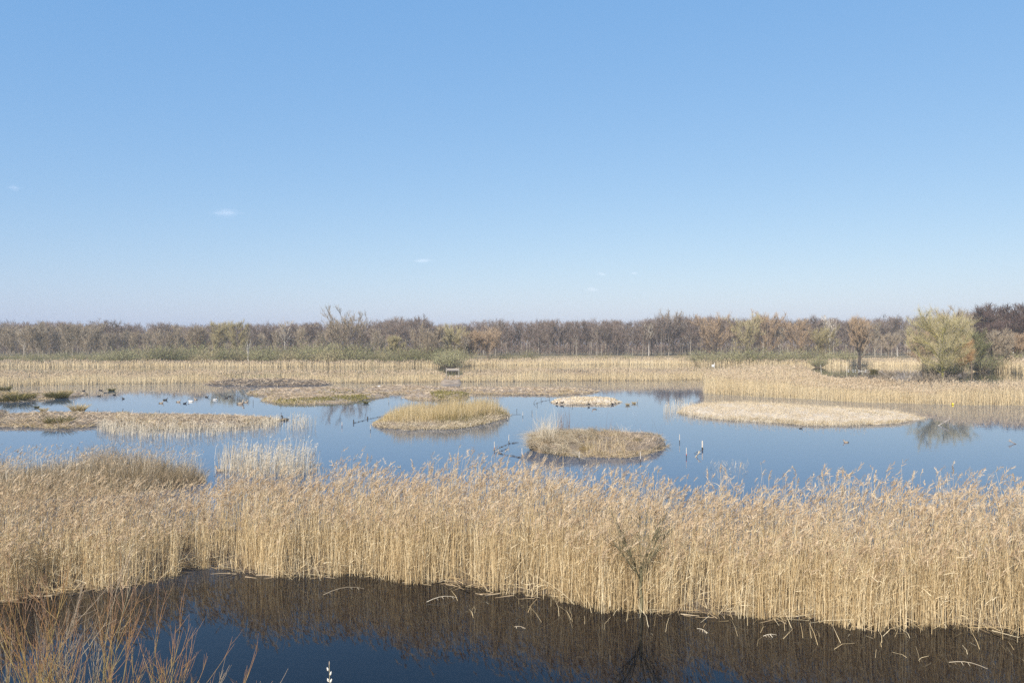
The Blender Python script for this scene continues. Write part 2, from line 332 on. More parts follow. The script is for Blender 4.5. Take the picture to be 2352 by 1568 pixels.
# ------------------------------------------------------------------ the near reed bed
front = [(-90, 1400), (0, 1386), (150, 1366), (300, 1346), (400, 1326), (435, 1302), (520, 1312), (560, 1326), (700, 1330), (800, 1322), (900, 1334), (1000, 1345), (1100, 1364), (1200, 1370), (1300, 1384), (1400, 1400), (1500, 1410), (1650, 1424), (1800, 1430), (2000, 1440), (2200, 1450), (2352, 1468), (2480, 1480)]
back = [(-150, 1240), (0, 1232), (200, 1226), (400, 1218), (480, 1212), (600, 1212), (800, 1212), (1000, 1215), (1200, 1225), (1400, 1240), (1600, 1262), (1800, 1275), (2000, 1285), (2200, 1285), (2352, 1280), (2480, 1285)]
bed = Strip(front, back, 160, 10, .2)
bank = Strip([(x, y - 5) for x, y in front], back, 160, 10)
struct('bank', bank.mound('bank', .05, M['mud'], .03, .4))
mb = MB()
P, u, v = bed.scatter(int(bed.area * 165))
nf = int(.6 * 34 * 300)
P2, u2, v2 = bed.scatter(nf, 0, .12)
P = np.concatenate([P, P2]); v = np.concatenate([v, v2])
# uneven edge, clumps and a sparser far rim
clump = np.sin(P[:, 0] * 2.1 + 1.1 * np.sin(P[:, 1] * 1.7)) * np.sin(P[:, 1] * 2.6 + P[:, 0] * .6)
rag = .05 * np.sin(P[:, 0] * 3.3) + .05 * np.sin(P[:, 0] * 1.3 + 2) + .03
keep = (v > rag * R.random(len(P)) * 2) & (R.random(len(P)) < np.where(v > .72, .62 - .5 * (v - .72) / .28, .9) + .12 * clump)
notch = np.min([np.hypot(P[:, 0] - q[0], (P[:, 1] - q[1]) * .8) / r_ for q, r_ in ((at(425, 1290), .55), (at(520, 1292), .5), (at(528, 1318), .4))], axis=0)
keep &= (notch > 1 + R.normal(0, .15, len(P)))
P = P[keep]; v = v[keep]
hh = np.interp(v, [0, .08, .3, .7, 1], [1.35, 1.6, 1.78, 1.9, 2.0]) * np.clip(R.normal(1, .15, len(v)), .5, 1.36)
xx = P[:, 0]
hh *= np.interp(P[:, 0] * F / P[:, 1] + 1176, [0, 420, 560, 1300, 1600], [.86, .88, .95, .95, 1.0])
hh *= 1 + .07 * np.sin(xx * .45 + 2) + .06 * np.sin(xx * 1.7 + 1.2 * P[:, 1]) + .05 * np.sin(xx * 4.1 - P[:, 1] * 2.2)
hh *= 1 - .10 * np.exp(-((xx + 9.5) / 2.5) ** 2) + .05 * np.sin(xx * .8 + 1) + .03 * np.sin(xx * 2.3)
P[:, 2] = .0
front_rows = v < .3
reeds(mb, P[front_rows], hh[front_rows], plume=.25, leaves=2, leafw=.011, sw=.008)
reeds(mb, P[~front_rows], hh[~front_rows], plume=.55, barbs=10, leaves=1)
# bent and broken stems leaning out over the channel
Pb, ub, vb = bed.scatter(600, 0, .06)
reeds(mb, Pb, R.uniform(.5, 1.3, len(Pb)), spread=.5, amp=.8, lean=(0, -.25), leaves=1, plume=0, tint=np.clip(R.normal(.6, .2, len(Pb)), 0, 1))
Pl, ul, vl = bank.scatter(900, 0, .16, vpow=.7); Pl[:, 2] = .03; litter(mb, Pl, .6, .012, .35)
tag(link('reed_bed', mb.mesh('reed_bed', [M['reed'], M['plume']])), 'broad belt of straw coloured reeds with feathery plumes along the dark channel', 'reeds', None, 'stuff')
mb = MB(); Pl, ul, vl = bank.scatter(2600, 0, .07); keep = R.random(len(Pl)) < (.16 + .84 * (ul < .2)); Pl = Pl[keep]
Pl[:, 1] -= R.uniform(0, .25, len(Pl)); Pl[:, 2] = .012
litter(mb, Pl, .35, .018, .04)
tag(link('floating_litter', mb.mesh('floating_litter', [M['sedge']])), 'brown rotting reed litter afloat along the foot of the reeds', 'plant litter', None, 'stuff')

# ------------------------------------------------------------------ further reed beds
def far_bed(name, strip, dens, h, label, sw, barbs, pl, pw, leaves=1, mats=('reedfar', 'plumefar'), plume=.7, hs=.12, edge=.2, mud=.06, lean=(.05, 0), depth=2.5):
    # full stems along the open front, and only the standing tops further in, where nothing else shows
    mb = MB(); n = int(strip.area * dens); P, u, v = strip.scatter(n); fr = strip.pos(u, v * 0); dist = np.linalg.norm(P - fr, axis=1)
    keep = R.random(n) < np.maximum(edge, np.exp(-(dist / depth) ** 2)); P, u, v, dist = P[keep], u[keep], v[keep], dist[keep]
    hv = (h(u, v, P) if callable(h) else h) * (1 + .10 * np.sin(P[:, 0] * .37 + P[:, 1] * .21) + .07 * np.sin(P[:, 0] * 1.1 + 2 * np.sin(P[:, 1] * .3))) * np.clip(R.normal(1, hs, len(P)), .5, 1.35)
    k = dist < depth * 1.3
    reeds(mb, P[k], hv[k], sw=sw, leaves=leaves, plume=plume * .8, nseg=2, pl=pl, barbs=barbs, pw=pw, leafw=sw * 1.2, lean=lean, tsd=.14)
    reeds(mb, P[~k], hv[~k], sw=sw * 1.6, leaves=0, plume=.95, nseg=1, pl=pl * 1.15, barbs=barbs, pw=pw * 1.5, lean=lean, tsd=.14)
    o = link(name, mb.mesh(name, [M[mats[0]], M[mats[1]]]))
    if mud: struct('mudbank', strip.mound('mudbank', mud, M['mud'], .05, .3))
    return tag(o, label, 'reeds', None, 'stuff')

pen = Strip([(1622, 904), (1660, 907), (1720, 910), (1800, 914), (1900, 920), (2000, 925), (2150, 929), (2352, 932), (2480, 934)],
            [(1612, 901), (1635, 890), (1680, 873), (1755, 866), (1815, 870), (1870, 893), (1980, 900), (2150, 905), (2352, 907), (2480, 908)], 110, 8, .3)
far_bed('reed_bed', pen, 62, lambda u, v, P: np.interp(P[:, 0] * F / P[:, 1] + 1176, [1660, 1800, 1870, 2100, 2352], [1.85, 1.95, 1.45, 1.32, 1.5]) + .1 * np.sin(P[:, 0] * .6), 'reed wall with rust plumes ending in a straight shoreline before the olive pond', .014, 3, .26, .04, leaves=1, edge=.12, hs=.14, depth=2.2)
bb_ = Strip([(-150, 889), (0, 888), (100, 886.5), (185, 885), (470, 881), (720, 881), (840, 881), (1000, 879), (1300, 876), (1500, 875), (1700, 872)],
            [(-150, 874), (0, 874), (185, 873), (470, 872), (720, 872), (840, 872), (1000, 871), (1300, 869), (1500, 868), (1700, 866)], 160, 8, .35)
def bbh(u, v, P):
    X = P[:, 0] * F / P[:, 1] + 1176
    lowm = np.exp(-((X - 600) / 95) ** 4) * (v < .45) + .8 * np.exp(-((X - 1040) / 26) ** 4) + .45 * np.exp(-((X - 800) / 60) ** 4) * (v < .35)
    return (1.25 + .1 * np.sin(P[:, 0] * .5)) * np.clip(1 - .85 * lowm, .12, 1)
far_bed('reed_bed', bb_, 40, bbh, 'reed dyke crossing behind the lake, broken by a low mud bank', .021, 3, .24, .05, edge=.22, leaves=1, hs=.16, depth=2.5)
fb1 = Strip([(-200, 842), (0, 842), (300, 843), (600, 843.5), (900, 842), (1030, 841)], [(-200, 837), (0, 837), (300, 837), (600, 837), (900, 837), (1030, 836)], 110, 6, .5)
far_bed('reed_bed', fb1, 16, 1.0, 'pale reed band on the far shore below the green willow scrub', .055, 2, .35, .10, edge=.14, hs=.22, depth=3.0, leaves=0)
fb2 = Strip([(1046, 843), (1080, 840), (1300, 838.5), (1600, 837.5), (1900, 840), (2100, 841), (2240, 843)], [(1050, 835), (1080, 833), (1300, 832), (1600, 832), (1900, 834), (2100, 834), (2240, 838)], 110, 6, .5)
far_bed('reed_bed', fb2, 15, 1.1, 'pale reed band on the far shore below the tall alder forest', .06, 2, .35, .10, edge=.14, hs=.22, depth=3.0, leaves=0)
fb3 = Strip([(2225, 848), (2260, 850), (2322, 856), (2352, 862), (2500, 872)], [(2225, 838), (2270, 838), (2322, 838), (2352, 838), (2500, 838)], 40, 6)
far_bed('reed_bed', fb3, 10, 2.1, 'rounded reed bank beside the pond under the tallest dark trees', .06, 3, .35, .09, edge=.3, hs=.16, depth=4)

def sparse(front, back, n, h, label, sw, name='reed_fringe', mats=('palereed', 'palereed'), plume=.25, lean=(.05, 0), spread=.09):
    st = Strip(front, back, 40, 6); mb = MB(); P, u, v = st.scatter(n)
    cl = np.sin(P[:, 0] * 3.1 + 2 * np.sin(P[:, 1] * 2.3)) + .6 * np.sin(P[:, 0] * 7.3 + P[:, 1] * 5.1)
    P = P[cl + R.normal(0, .5, len(P)) > -.5]
    reeds(mb, P, h * np.clip(R.normal(1, .25, len(P)), .35, 1.5), sw=sw, spread=spread, leaves=1, plume=plume, nseg=2, pl=.16, barbs=4, pw=.02, leafw=sw, lean=lean)
    return tag(link(name, mb.mesh(name, [M[mats[0]], M[mats[1]]])), label, 'reeds', None, 'stuff')
sparse([(490, 1092), (560, 1098), (650, 1100), (735, 1092)], [(500, 1078), (560, 1070), (650, 1072), (728, 1080)], 1500, 1.05, 'thin stand of bleached reeds in the water behind the near belt', .013)
sparse([(215, 988), (330, 1012), (450, 1006), (600, 990), (650, 978)], [(235, 974), (330, 985), (450, 985), (600, 978), (640, 968)], 2300, .5, 'bleached reed stubble standing in the water along the long low island', .018)
sparse([(640, 985), (690, 992), (732, 986)], [(650, 966), (690, 962), (726, 975)], 260, .62, 'wispy pale reeds standing alone off the end of the long low island', .014)
sparse([(1520, 952), (1550, 958), (1600, 960)], [(1530, 936), (1560, 930), (1590, 932)], 380, .6, 'wispy pale reeds at the tip of the bleached island', .016)
sparse([(1580, 962), (1700, 972), (1850, 980), (1990, 981)], [(1580, 953), (1700, 962), (1850, 970), (1990, 973)], 800, .38, 'short pale stalks in shallow water before the bleached island', .018)
sparse([(1600, 1095), (1660, 1102), (1720, 1085)], [(1640, 1070), (1680, 1065), (1720, 1070)], 90, .35, 'scattered dead stalks in open water among the stakes', .012, plume=0, spread=.5)

# ------------------------------------------------------------------ sedge patch behind the near reeds
sg = Strip([(-150, 1150), (0, 1150), (150, 1145), (300, 1135), (400, 1125), (478, 1108)], [(-150, 1098), (0, 1095), (150, 1088), (250, 1085), (350, 1083), (420, 1088), (465, 1098)], 50, 10)
o = struct('mudbank', sg.mound('mudbank', .12, M['mud']))
mb = MB(); P, u, v = sg.scatter(15000)
hv = (.75 + .45 * np.exp(-((u - .62) / .14) ** 2) + .12 * np.sin(P[:, 0] * 1.3) + .1 * np.sin(P[:, 0] * 2.9 + P[:, 1])) * np.clip(R.normal(1, .25, len(P)), .3, 1.5) * np.interp(u, [0, .9, 1], [1, 1, .4])
mb.ribbons(P, updir(len(P), .28), hv, .012 * R.uniform(.6, 1.4, len(P)), 3, hbend(len(P), .35) * hv[:, None], .2, np.clip(R.normal(.45, .25, len(P)), 0, 1))
tag(link('sedge_patch', mb.mesh('sedge_patch', [M['sedge']])), 'brown shaggy sedge thicket behind the reeds, darker than they are', 'sedge', None, 'stuff')
P, u, v = sg.scatter(1400, .1, 1); mb = MB(); reeds(mb, P, R.uniform(.9, 1.45, len(P)), leaves=1, plume=.5, nseg=2, pl=.15, barbs=5, pw=.018)
tag(link('reed_fringe', mb.mesh('reed_fringe', [M['palereed'], M['plume']])), 'thin plumed reeds growing through the brown sedge thicket', 'reeds', None, 'stuff')

# ------------------------------------------------------------------ islands
def island(front, back, h, soil, label, covers, name='island', n=60, m=14):
    st = Strip(front, back, n, m, .22)
    ln = np.linalg.norm(np.diff(st.f, axis=0), axis=1).sum()
    covers = covers + [('rim_grass', 'grass' if soil != 'pale' else 'palelitter', gr(int(ln * 55), .2, .018, .6, 0, .09, bend=.9, lean=(0, -.35)))]
    me = st.mound(name, h, M[soil]); o = tag(link(name, me), label, 'island', 'islands in the lake')
    if ln > 6: covers = covers + [('rim_tufts', 'sedge' if soil != 'pale' else 'palelitter', tufts(int(ln * 1.3)))]
    for cname, mat, fn in covers:
        mb = MB(); fn(st, mb, h); ch = link(cname, mb.mesh(cname, [M[k] for k in ([mat] if isinstance(mat, str) else mat)]), o); ch['kind'] = 'stuff'
    return st, o
def lit(n, L=.5, w_=.03, up=.35, v0=0., v1=1., aim=None):
    def f(st, mb, h):
        P, u, v = st.scatter(n, v0, v1); P[:, 2] = st.hgt(u, v, h) + .02; litter(mb, P, L, w_, up, aim=aim)
    return f
def gr(n, hgt, w_=.02, spread=.3, v0=0., v1=1., u0=0., u1=1., bend=.4, lean=(0, 0), tint=None, patchy=0):
    def f(st, mb, h):
        P, u, v = st.scatter(n, v0, v1); k = (u >= u0) & (u <= u1)
        if patchy: k &= (np.sin(P[:, 0] * patchy + 2 * np.sin(P[:, 1] * patchy * .8)) + R.normal(0, .4, len(u)) > .1)
        P, u, v = P[k], u[k], v[k]; P[:, 2] = st.hgt(u, v, h)
        hv = hgt(u, v, P) if callable(hgt) else np.full(len(u), hgt); hv = hv * np.clip(R.normal(1, .25, len(u)), .3, 1.6) * (1 + .28 * np.sin(P[:, 0] * 2.3 + 1.7 * np.sin(P[:, 1] * 1.9)) + .18 * np.sin(P[:, 0] * 6.1 + P[:, 1] * 3.7))
        mb.ribbons(P, updir(len(u), spread, lean), hv, w_ * R.uniform(.6, 1.5, len(u)), 2, hbend(len(u), bend, lean) * hv[:, None], .25, tint)
    return f

def tufts(nt):
    def f(st, mb, h):
        u = np.where(R.random(nt) < .25, R.choice([0., 1.], nt), R.random(nt)); v = np.where(R.random(nt) < .6, R.uniform(-.03, .12, nt), R.uniform(.88, 1.03, nt)); v = np.where((u == 0) | (u == 1), R.uniform(0, 1, nt), v)
        P0 = st.pos(u, v)
        for i in range(nt):
            n = R.integers(14, 34); a = R.uniform(0, 6.28, n); rr = R.uniform(.05, .22) * np.sqrt(R.random(n)); q = R.uniform(.12, .42)
            P = P0[i] + np.stack([rr * np.cos(a), rr * np.sin(a), np.zeros(n)], 1); d = np.stack([np.cos(a) * .5, np.sin(a) * .5, np.ones(n)], 1)
            mb.ribbons(P, d, q * R.uniform(.5, 1.2, n), .016, 2, np.stack([np.cos(a) * .5, np.sin(a) * .5, -.6 * np.ones(n)], 1) * q * .6, .2, np.clip(R.normal(R.uniform(.25, .85), .12, n), 0, 1))
    return f
def sheaf(ns, nb, hgt, w_, v0, v1, u0, u1):
    def f(st, mb, h):
        u = R.uniform(u0, u1, ns); v = R.uniform(v0, v1, ns); P0 = st.pos(u, v); P0[:, 2] = st.hgt(u, v, h)
        for i in range(ns):
            n = int(nb * R.uniform(.5, 1.4)); P = P0[i] + R.normal(0, .13, (n, 3)) * np.array([1, 1, .1]); a = R.normal(-2.3, .5); q = R.uniform(.2, .6); Lh = hgt * R.uniform(.6, 1.1)
            mb.ribbons(P, updir(n, .16, (math.cos(a) * q, math.sin(a) * q)), Lh * R.uniform(.6, 1.1, n), w_ * R.uniform(.6, 1.4, n), 3, np.stack([R.normal(math.cos(a) * .6, .15, n), R.normal(math.sin(a) * .5, .15, n), np.full(n, -.55)], 1) * Lh, .25, np.clip(R.normal(R.uniform(.3, .8), .18, n), 0, 1))
    return f
island([(-150, 977), (0, 981), (150, 985), (230, 978), (330, 986), (450, 986), (550, 981), (620, 973), (650, 967)], [(-150, 962), (0, 957), (100, 951), (200, 950), (300, 955), (450, 956), (600, 962), (645, 965)], .32, 'islandsoil',
       'long low island of grey straw with a bleached reed fringe at one end', [('straw', 'litter', lit(9000, .45, .03, .5)), ('grass', 'grass', gr(2600, .24, .02, .5, .0, .3, patchy=.7)), ('moss', 'moss', gr(1800, .14, .03, .6, .6, .98, .1, .62, patchy=.6)), ('dry_reeds', 'palelitter', gr(3500, .34, .02, .35, 0., .6, .5, 1.))])
island([(565, 906), (620, 909), (700, 909), (780, 908), (835, 904)], [(570, 901), (640, 895), (700, 893), (780, 893), (835, 901)], .38, 'drymud', 'mud island in the back row with a smooth grey brown hump',
       [('straw', 'litter', lit(3500, .4, .05, .25)), ('moss', 'moss', gr(900, .2, .05, .6, 0, .35, patchy=.5))])
island([(600, 921), (640, 927), (700, 929), (780, 927), (850, 917), (890, 911)], [(610, 913), (660, 909), (740, 908), (800, 908), (860, 908), (890, 908)], .28, 'drymud', 'low island with vivid mossy green edge before the smooth mud hump',
       [('straw', 'litter', lit(2500, .4, .05, .25, .35, 1)), ('moss', 'moss', gr(3600, .22, .045, .6, 0, .5, patchy=.55)), ('grass', 'grass', gr(900, .24, .04, .4, 0, .4, 0, .4))])
island([(835, 899), (860, 903), (930, 906), (1010, 905), (1070, 902)], [(845, 893), (880, 889), (940, 887), (1000, 890), (1070, 897)], .36, 'drymud', 'round grey mud island with a mossy tip at one end',
       [('straw', 'litter', lit(3200, .4, .05, .25)), ('moss', 'moss', gr(700, .2, .05, .6, 0, 1, 0, .16)), ('grass', 'grass', gr(700, .18, .04, .5, 0, .3, patchy=.6))])
island([(925, 914), (960, 918), (1010, 919), (1060, 917), (1078, 911)], [(930, 909), (970, 903), (1010, 901), (1060, 904), (1078, 908)], .3, 'drymud', 'short islet half covered in yellow green moss beside a pale stake',
       [('straw', 'litter', lit(1300, .4, .045, .3, 0, 1)), ('moss', 'moss', gr(2000, .26, .045, .5, 0, .7, .4, 1))])
island([(1000, 902), (1080, 905), (1180, 907), (1280, 907), (1340, 904), (1372, 900)], [(1010, 897), (1080, 893), (1180, 892), (1280, 893), (1340, 896), (1372, 898)], .34, 'drymud', 'long thin mud island of grey brown stubble in the back row',
       [('straw', 'litter', lit(3800, .4, .05, .35)), ('grass', 'grass', gr(1200, .22, .045, .5, 0, .3, patchy=.5)), ('moss', 'moss', gr(500, .2, .05, .6, .2, 1, .8, 1))])
island([(1265, 924), (1300, 928), (1350, 930), (1400, 929), (1425, 924)], [(1275, 920), (1320, 916), (1360, 915), (1390, 917), (1420, 922)], .3, 'pale', 'small bare islet of pale gravel dotted with resting birds',
       [('gravel', 'palelitter', lit(2600, .16, .06, .9))])
st, o = island([(852, 976), (885, 984), (930, 988), (990, 988), (1060, 983), (1110, 975), (1150, 964), (1172, 957)], [(862, 970), (900, 959), (950, 950), (1020, 945), (1090, 944), (1140, 948), (1170, 954)], .3, 'islandsoil',
       'grassy island topped with tall golden green grass and a flattened straw rim',
       [('tall_grass', 'grass', gr(14000, lambda u, v, P: np.interp(u, [0, .1, .22, .5, .72, .85, .96, 1], [.12, .2, .66, .72, .9, .75, .5, .3]), .013, .1, .2, .9, bend=.12)),
        ('straw_rim', 'palelitter', gr(3500, .28, .02, .6, 0, .22, bend=.7)), ('green_blades', 'rush', gr(1800, .5, .014, .3, .05, .35, .4, .95, patchy=.9)),
        ('weed_stalks', 'weed', gr(260, 1.15, .012, .08, .5, .95, .4, .85, bend=.1)), ('reed_stalks', 'palereed', gr(60, 1.1, .012, .06, .1, .9, .0, 1, bend=.1))])
island([(1213, 1029), (1250, 1042), (1300, 1049), (1370, 1053), (1430, 1051), (1490, 1044), (1532, 1028)], [(1222, 1021), (1260, 1009), (1320, 1003), (1400, 1002), (1460, 1004), (1510, 1013), (1530, 1022)], .52, 'islandsoil',
       'nearest island, slumped straw sheaves on one flank and bushy brown herbs on the other',
       [('slumped_straw', 'palelitter', sheaf(90, 95, 1.0, .012, 0, .85, .03, .48)), ('sagging_stems', 'grass', sheaf(25, 60, .7, .012, .1, .9, .1, .95)), ('upright_reeds', 'reed', gr(900, .6, .010, .16, 0, .22, .42, .60, bend=.2)),
        ('brown_herbs', 'litter', gr(9000, .22, .014, .7, 0, 1, .48, 1, bend=.6)), ('thicket', 'sedge', gr(2200, .42, .012, .45, .1, 1, 0, .6, bend=.5)), ('tall_reeds', 'palereed', gr(2600, 1.15, .011, .16, .15, .95, .03, .27, bend=.25)),
        ('weed_stalks', 'weed', gr(700, 1.15, .013, .05, .7, .95, .27, .35, bend=.06)), ('dark_stalks', 'weed', gr(70, .8, .011, .1, .6, 1, .4, 1, bend=.2)), ('pale_tufts', 'palereed', gr(900, .4, .014, .4, .8, 1, .4, .95, bend=.5, patchy=2.))])
island([(1556, 948), (1620, 960), (1750, 970), (1850, 977), (1950, 978), (2040, 974), (2100, 966), (2118, 962)], [(1570, 938), (1620, 930), (1700, 927), (1780, 930), (1880, 937), (1980, 944), (2070, 953), (2114, 959)], .36, 'pale',
       'large bleached island of cropped cream coloured reed stubble', [('stubble', 'palelitter', gr(21000, .27, .013, .5, 0, 1, bend=.5)), ('straw', 'palelitter', lit(3500, .4, .016, .4)), ('moss', 'moss', gr(700, .16, .03, .6, .25, .55, .68, .86)), ('dark_rim', 'grass', gr(2200, .2, .02, .6, 0, .1, bend=.6))])
island([(-60, 925), (0, 924), (60, 922), (110, 918), (155, 913), (200, 908)], [(-60, 905), (0, 903), (60, 901), (110, 900), (155, 901), (200, 904)], .22, 'drymud', 'grey mud spit fringed with dark green rush tussocks',
       [('straw', 'litter', lit(2600, .4, .045, .35)), ('grass', 'grass', gr(1000, .3, .03, .4, 0, .5, patchy=.8))])
island([(-60, 950), (0, 951), (22, 948)], [(-60, 944), (0, 944), (20, 945)], .15, 'islandsoil', 'tiny dark mud hump off the long low island', [('straw', 'litter', lit(250, .3, .04, .3))], n=14, m=6)
# mud shelf at the foot of the reed dyke
ms = Strip([(470, 884), (560, 886), (650, 886), (720, 885), (760, 884)], [(470, 877), (560, 875), (650, 875), (720, 876), (760, 879)], 40, 8)
struct('mudbank', ms.mound('mudbank', .5, M['mud'], .1, .2))
mb = MB(); P, u, v = ms.scatter(2600); P[:, 2] = ms.hgt(u, v, .5) + .03; litter(mb, P, .5, .05, .5)
tag(link('straw_litter', mb.mesh('straw_litter', [M['litter']])), 'flattened brown straw on the low mud bank of the reed dyke', 'straw', None, 'stuff')
ms2 = Strip([(1010, 882), (1040, 883), (1062, 882)], [(1012, 874), (1040, 873), (1060, 874)], 14, 8)
struct('mudbank', ms2.mound('mudbank', .45, M['drymud'], .1, .2))

# ------------------------------------------------------------------ rush tussocks
def tussock_mesh(name, n, h, r, mat, spread=.55, w_=.03):
    mb = MB(); a = R.uniform(0, 2 * math.pi, n); rr = r * np.sqrt(R.random(n)); P = np.stack([rr * np.cos(a), rr * np.sin(a), np.zeros(n)], 1)
    d = np.stack([np.cos(a) * rr / r * spread, np.sin(a) * rr / r * spread, np.ones(n)], 1) + R.normal(0, .12, (n, 3)); hv = h * R.uniform(.5, 1.2, n)
    bd = np.stack([np.cos(a), np.sin(a), -.5 * np.ones(n)], 1) * (hv * .35)[:, None]
    mb.ribbons(P, d, hv, w_, 2, bd, .2); return mb.mesh(name, [M[mat]])
TG = tussock_mesh('tussock_green', 420, .75, .55, 'rush'); TD = tussock_mesh('tussock_dry', 300, .7, .4, 'grass')
for x, y, me, s_, label in [(12, 976, TG, .9, 'dark green rush tussock at the back of the mud spit'), (24, 990, TD, 1.1, 'tan rush tussock on the mud spit'), (42, 1003, TG, 1.5, 'largest dark rush tussock on the water edge of the mud spit'),
        (5, 1004, TG, .9, 'dark rush tussock cut by the picture edge on the mud spit'), (66, 999, TG, 1.1, 'green rush tussock next to the largest one on the mud spit'), (134, 996, TG, 1.1, 'green and tan rush tussock near the tip of the mud spit'),
        (151, 995, TG, 1.2, 'dark rush tussock on the very tip of the mud spit'), (164, 986, TD, .9, 'dry rush tussock behind the tip of the mud spit'), (279, 977, TG, .55, 'small green rush clump alone in open water near ducks'), (146, 1064, TG, 1.1, 'dark rush tussock on the shore of the long low island'),
        (196, 1028, TD, 1.15, 'golden olive grass tussock on the crest of the long low island'), (109, 1028, TD, .55, 'small straw tuft standing in the water behind the long low island'), (92, 1019, TG, .3, 'flat green plant patch floating behind the long low island'),
        (307, 1037, TG, .5, 'small dark tuft at the foot of a stake on the long low island'), (1569, 1013, TD, .35, 'brown tuft round a stake past the gravel islet'), (1585, 1009, TD, .35, 'second brown tuft past the gravel islet, beyond the first stake'),
        (617, 1057, TG, .35, 'dark tuft low on the end of the long low island'), (554, 1060, TG, .4, 'dark rush tuft half way along the fringe of the long low island'), (2053, 912, TG, .4, 'rush clump floating at the edge of the olive pond'), (2185, 930, TG, 1.1, 'dark green low clump in the middle of the olive pond'),
        (915, 1008, TG, .35, 'mossy tuft alone between the back row islands')]:
    tag(link('rush_tussock', me, None, atf(x, y), R.uniform(0, 6), s_), label, 'grass tussock', 'rush tussocks')

# ------------------------------------------------------------------ trees
def spiral_limbs(h, w_, base, nl, rise, trunkr, lean=0., up=.5, kink=.05):
    """trunk + limbs + sub branches as 5 point paths; returns list of (path, r0, r1) and of (path) that carry twigs"""
    tr = np.zeros((5, 3)); tz = np.linspace(0, h * .84, 5); tr[:, 2] = tz; tr[1:, :2] = np.cumsum(R.normal(0, kink * h / 5, (4, 2)), 0); tr[:, 0] += lean * tz
    out = [(tr, trunkr, trunkr * .15)]; carry = []
    for i in range(nl):
        f = base + (.84 - base) * (i + R.random()) / nl; a = i * 2.4 + R.normal(0, .4)
        p0 = np.array([np.interp(f * h, tz, tr[:, k]) for k in range(3)])
        prof = math.sin(math.pi * min(1, (f - base) / (1 - base) * .72 + .30)) ** .8
        Ln = max(.5, w_ / 2 * prof * R.uniform(.75, 1.15) / max(.35, math.cos(rise)))
        dirv = np.array([math.cos(a) * math.cos(rise), math.sin(a) * math.cos(rise), math.sin(rise)])
        tt = np.linspace(0, 1, 5)[:, None]
        p = p0 + dirv * Ln * tt + np.array([0, 0, up * Ln]) * tt ** 2 + np.concatenate([np.zeros((1, 3)), np.cumsum(R.normal(0, .05 * Ln, (4, 3)), 0)])
        out.append((p, trunkr * .38 * (1.1 - .7 * f), .012)); carry.append((p, Ln))
        for j in range(4):
            g = R.uniform(.25, .95); q0 = np.array([np.interp(g, tt[:, 0], p[:, k]) for k in range(3)])
            dv = dirv * .6 + R.normal(0, .55, 3) + np.array([0, 0, .35 + up * .5]); dv /= np.linalg.norm(dv); l2 = Ln * R.uniform(.3, .55)
            q = q0 + dv * l2 * tt + np.array([0, 0, .25 * up * l2]) * tt ** 2 + np.concatenate([np.zeros((1, 3)), np.cumsum(R.normal(0, .05 * l2, (4, 3)), 0)])
            out.append((q, .035, .01)); carry.append((q, l2))
    return out, carry
def tree_meshes(name, h, w_, base, nl, rise, trunkr, ntw, tl, tw, bark, twig, up=.5, lean=0., kink=.03, twup=.5, spreadt=.6, minr=.02, extra=None):
    br, carry = spiral_limbs(h, w_, base, nl, rise, trunkr, lean, up, kink)
    mb = MB(); Pt = np.array([b_[0] for b_ in br]); rad = np.maximum(np.array([np.linspace(b_[1], b_[2], 5) for b_ in br]), minr)
    mb.tubes(Pt[:1], rad[:1], 6); mb.tubes(Pt[1:], rad[1:], 3)
    trunk = mb.mesh(name + '_trunk', [M[bark]])
    mb = MB(); wts = np.array([c[1] for c in carry]); wts = wts / wts.sum(); k = R.choice(len(carry), ntw, p=wts); g = R.uniform(.25, 1, ntw)
    C = np.array([c[0] for c in carry]); i = np.clip(g * 4, 0, 3.999); j = i.astype(int); f = (i - j)[:, None]
    p = C[k, j] * (1 - f) + C[k, j + 1] * f; d0 = C[k, j + 1] - C[k, j]; d0 /= np.maximum(np.linalg.norm(d0, axis=1, keepdims=True), 1e-5)
    d = d0 * .5 + R.normal(0, spreadt, (ntw, 3)) + np.array([0, 0, twup])
    L = tl * R.uniform(.5, 1.4, ntw)
    mb.ribbons(p, d, L, tw * R.uniform(.6, 1.3, ntw), 1, None, .35, np.clip(R.normal(.5, .22, ntw), 0, 1))
    # a second order of finer side twigs
    dn = d / np.linalg.norm(d, axis=1, keepdims=True); p2 = p + dn * (L * R.uniform(.3, .8, ntw))[:, None]
    mb.ribbons(p2, dn * .6 + R.normal(0, spreadt, (ntw, 3)) + np.array([0, 0, twup * .6]), L * .6, tw * .7, 1, None, .35, np.clip(R.normal(.55, .22, ntw), 0, 1))
    return trunk, mb.mesh(name + '_crown', [M[twig]])
def put_tree(name, meshes, label, loc, group, sc=1., rz=None, cat='tree', parts=('trunk', 'crown')):
    t_ = thing(name, label, cat, loc, group, R.uniform(0, 6.28) if rz is None else rz, sc)
    for nm, me in zip(parts, meshes): link(nm, me, t_)
    return t_

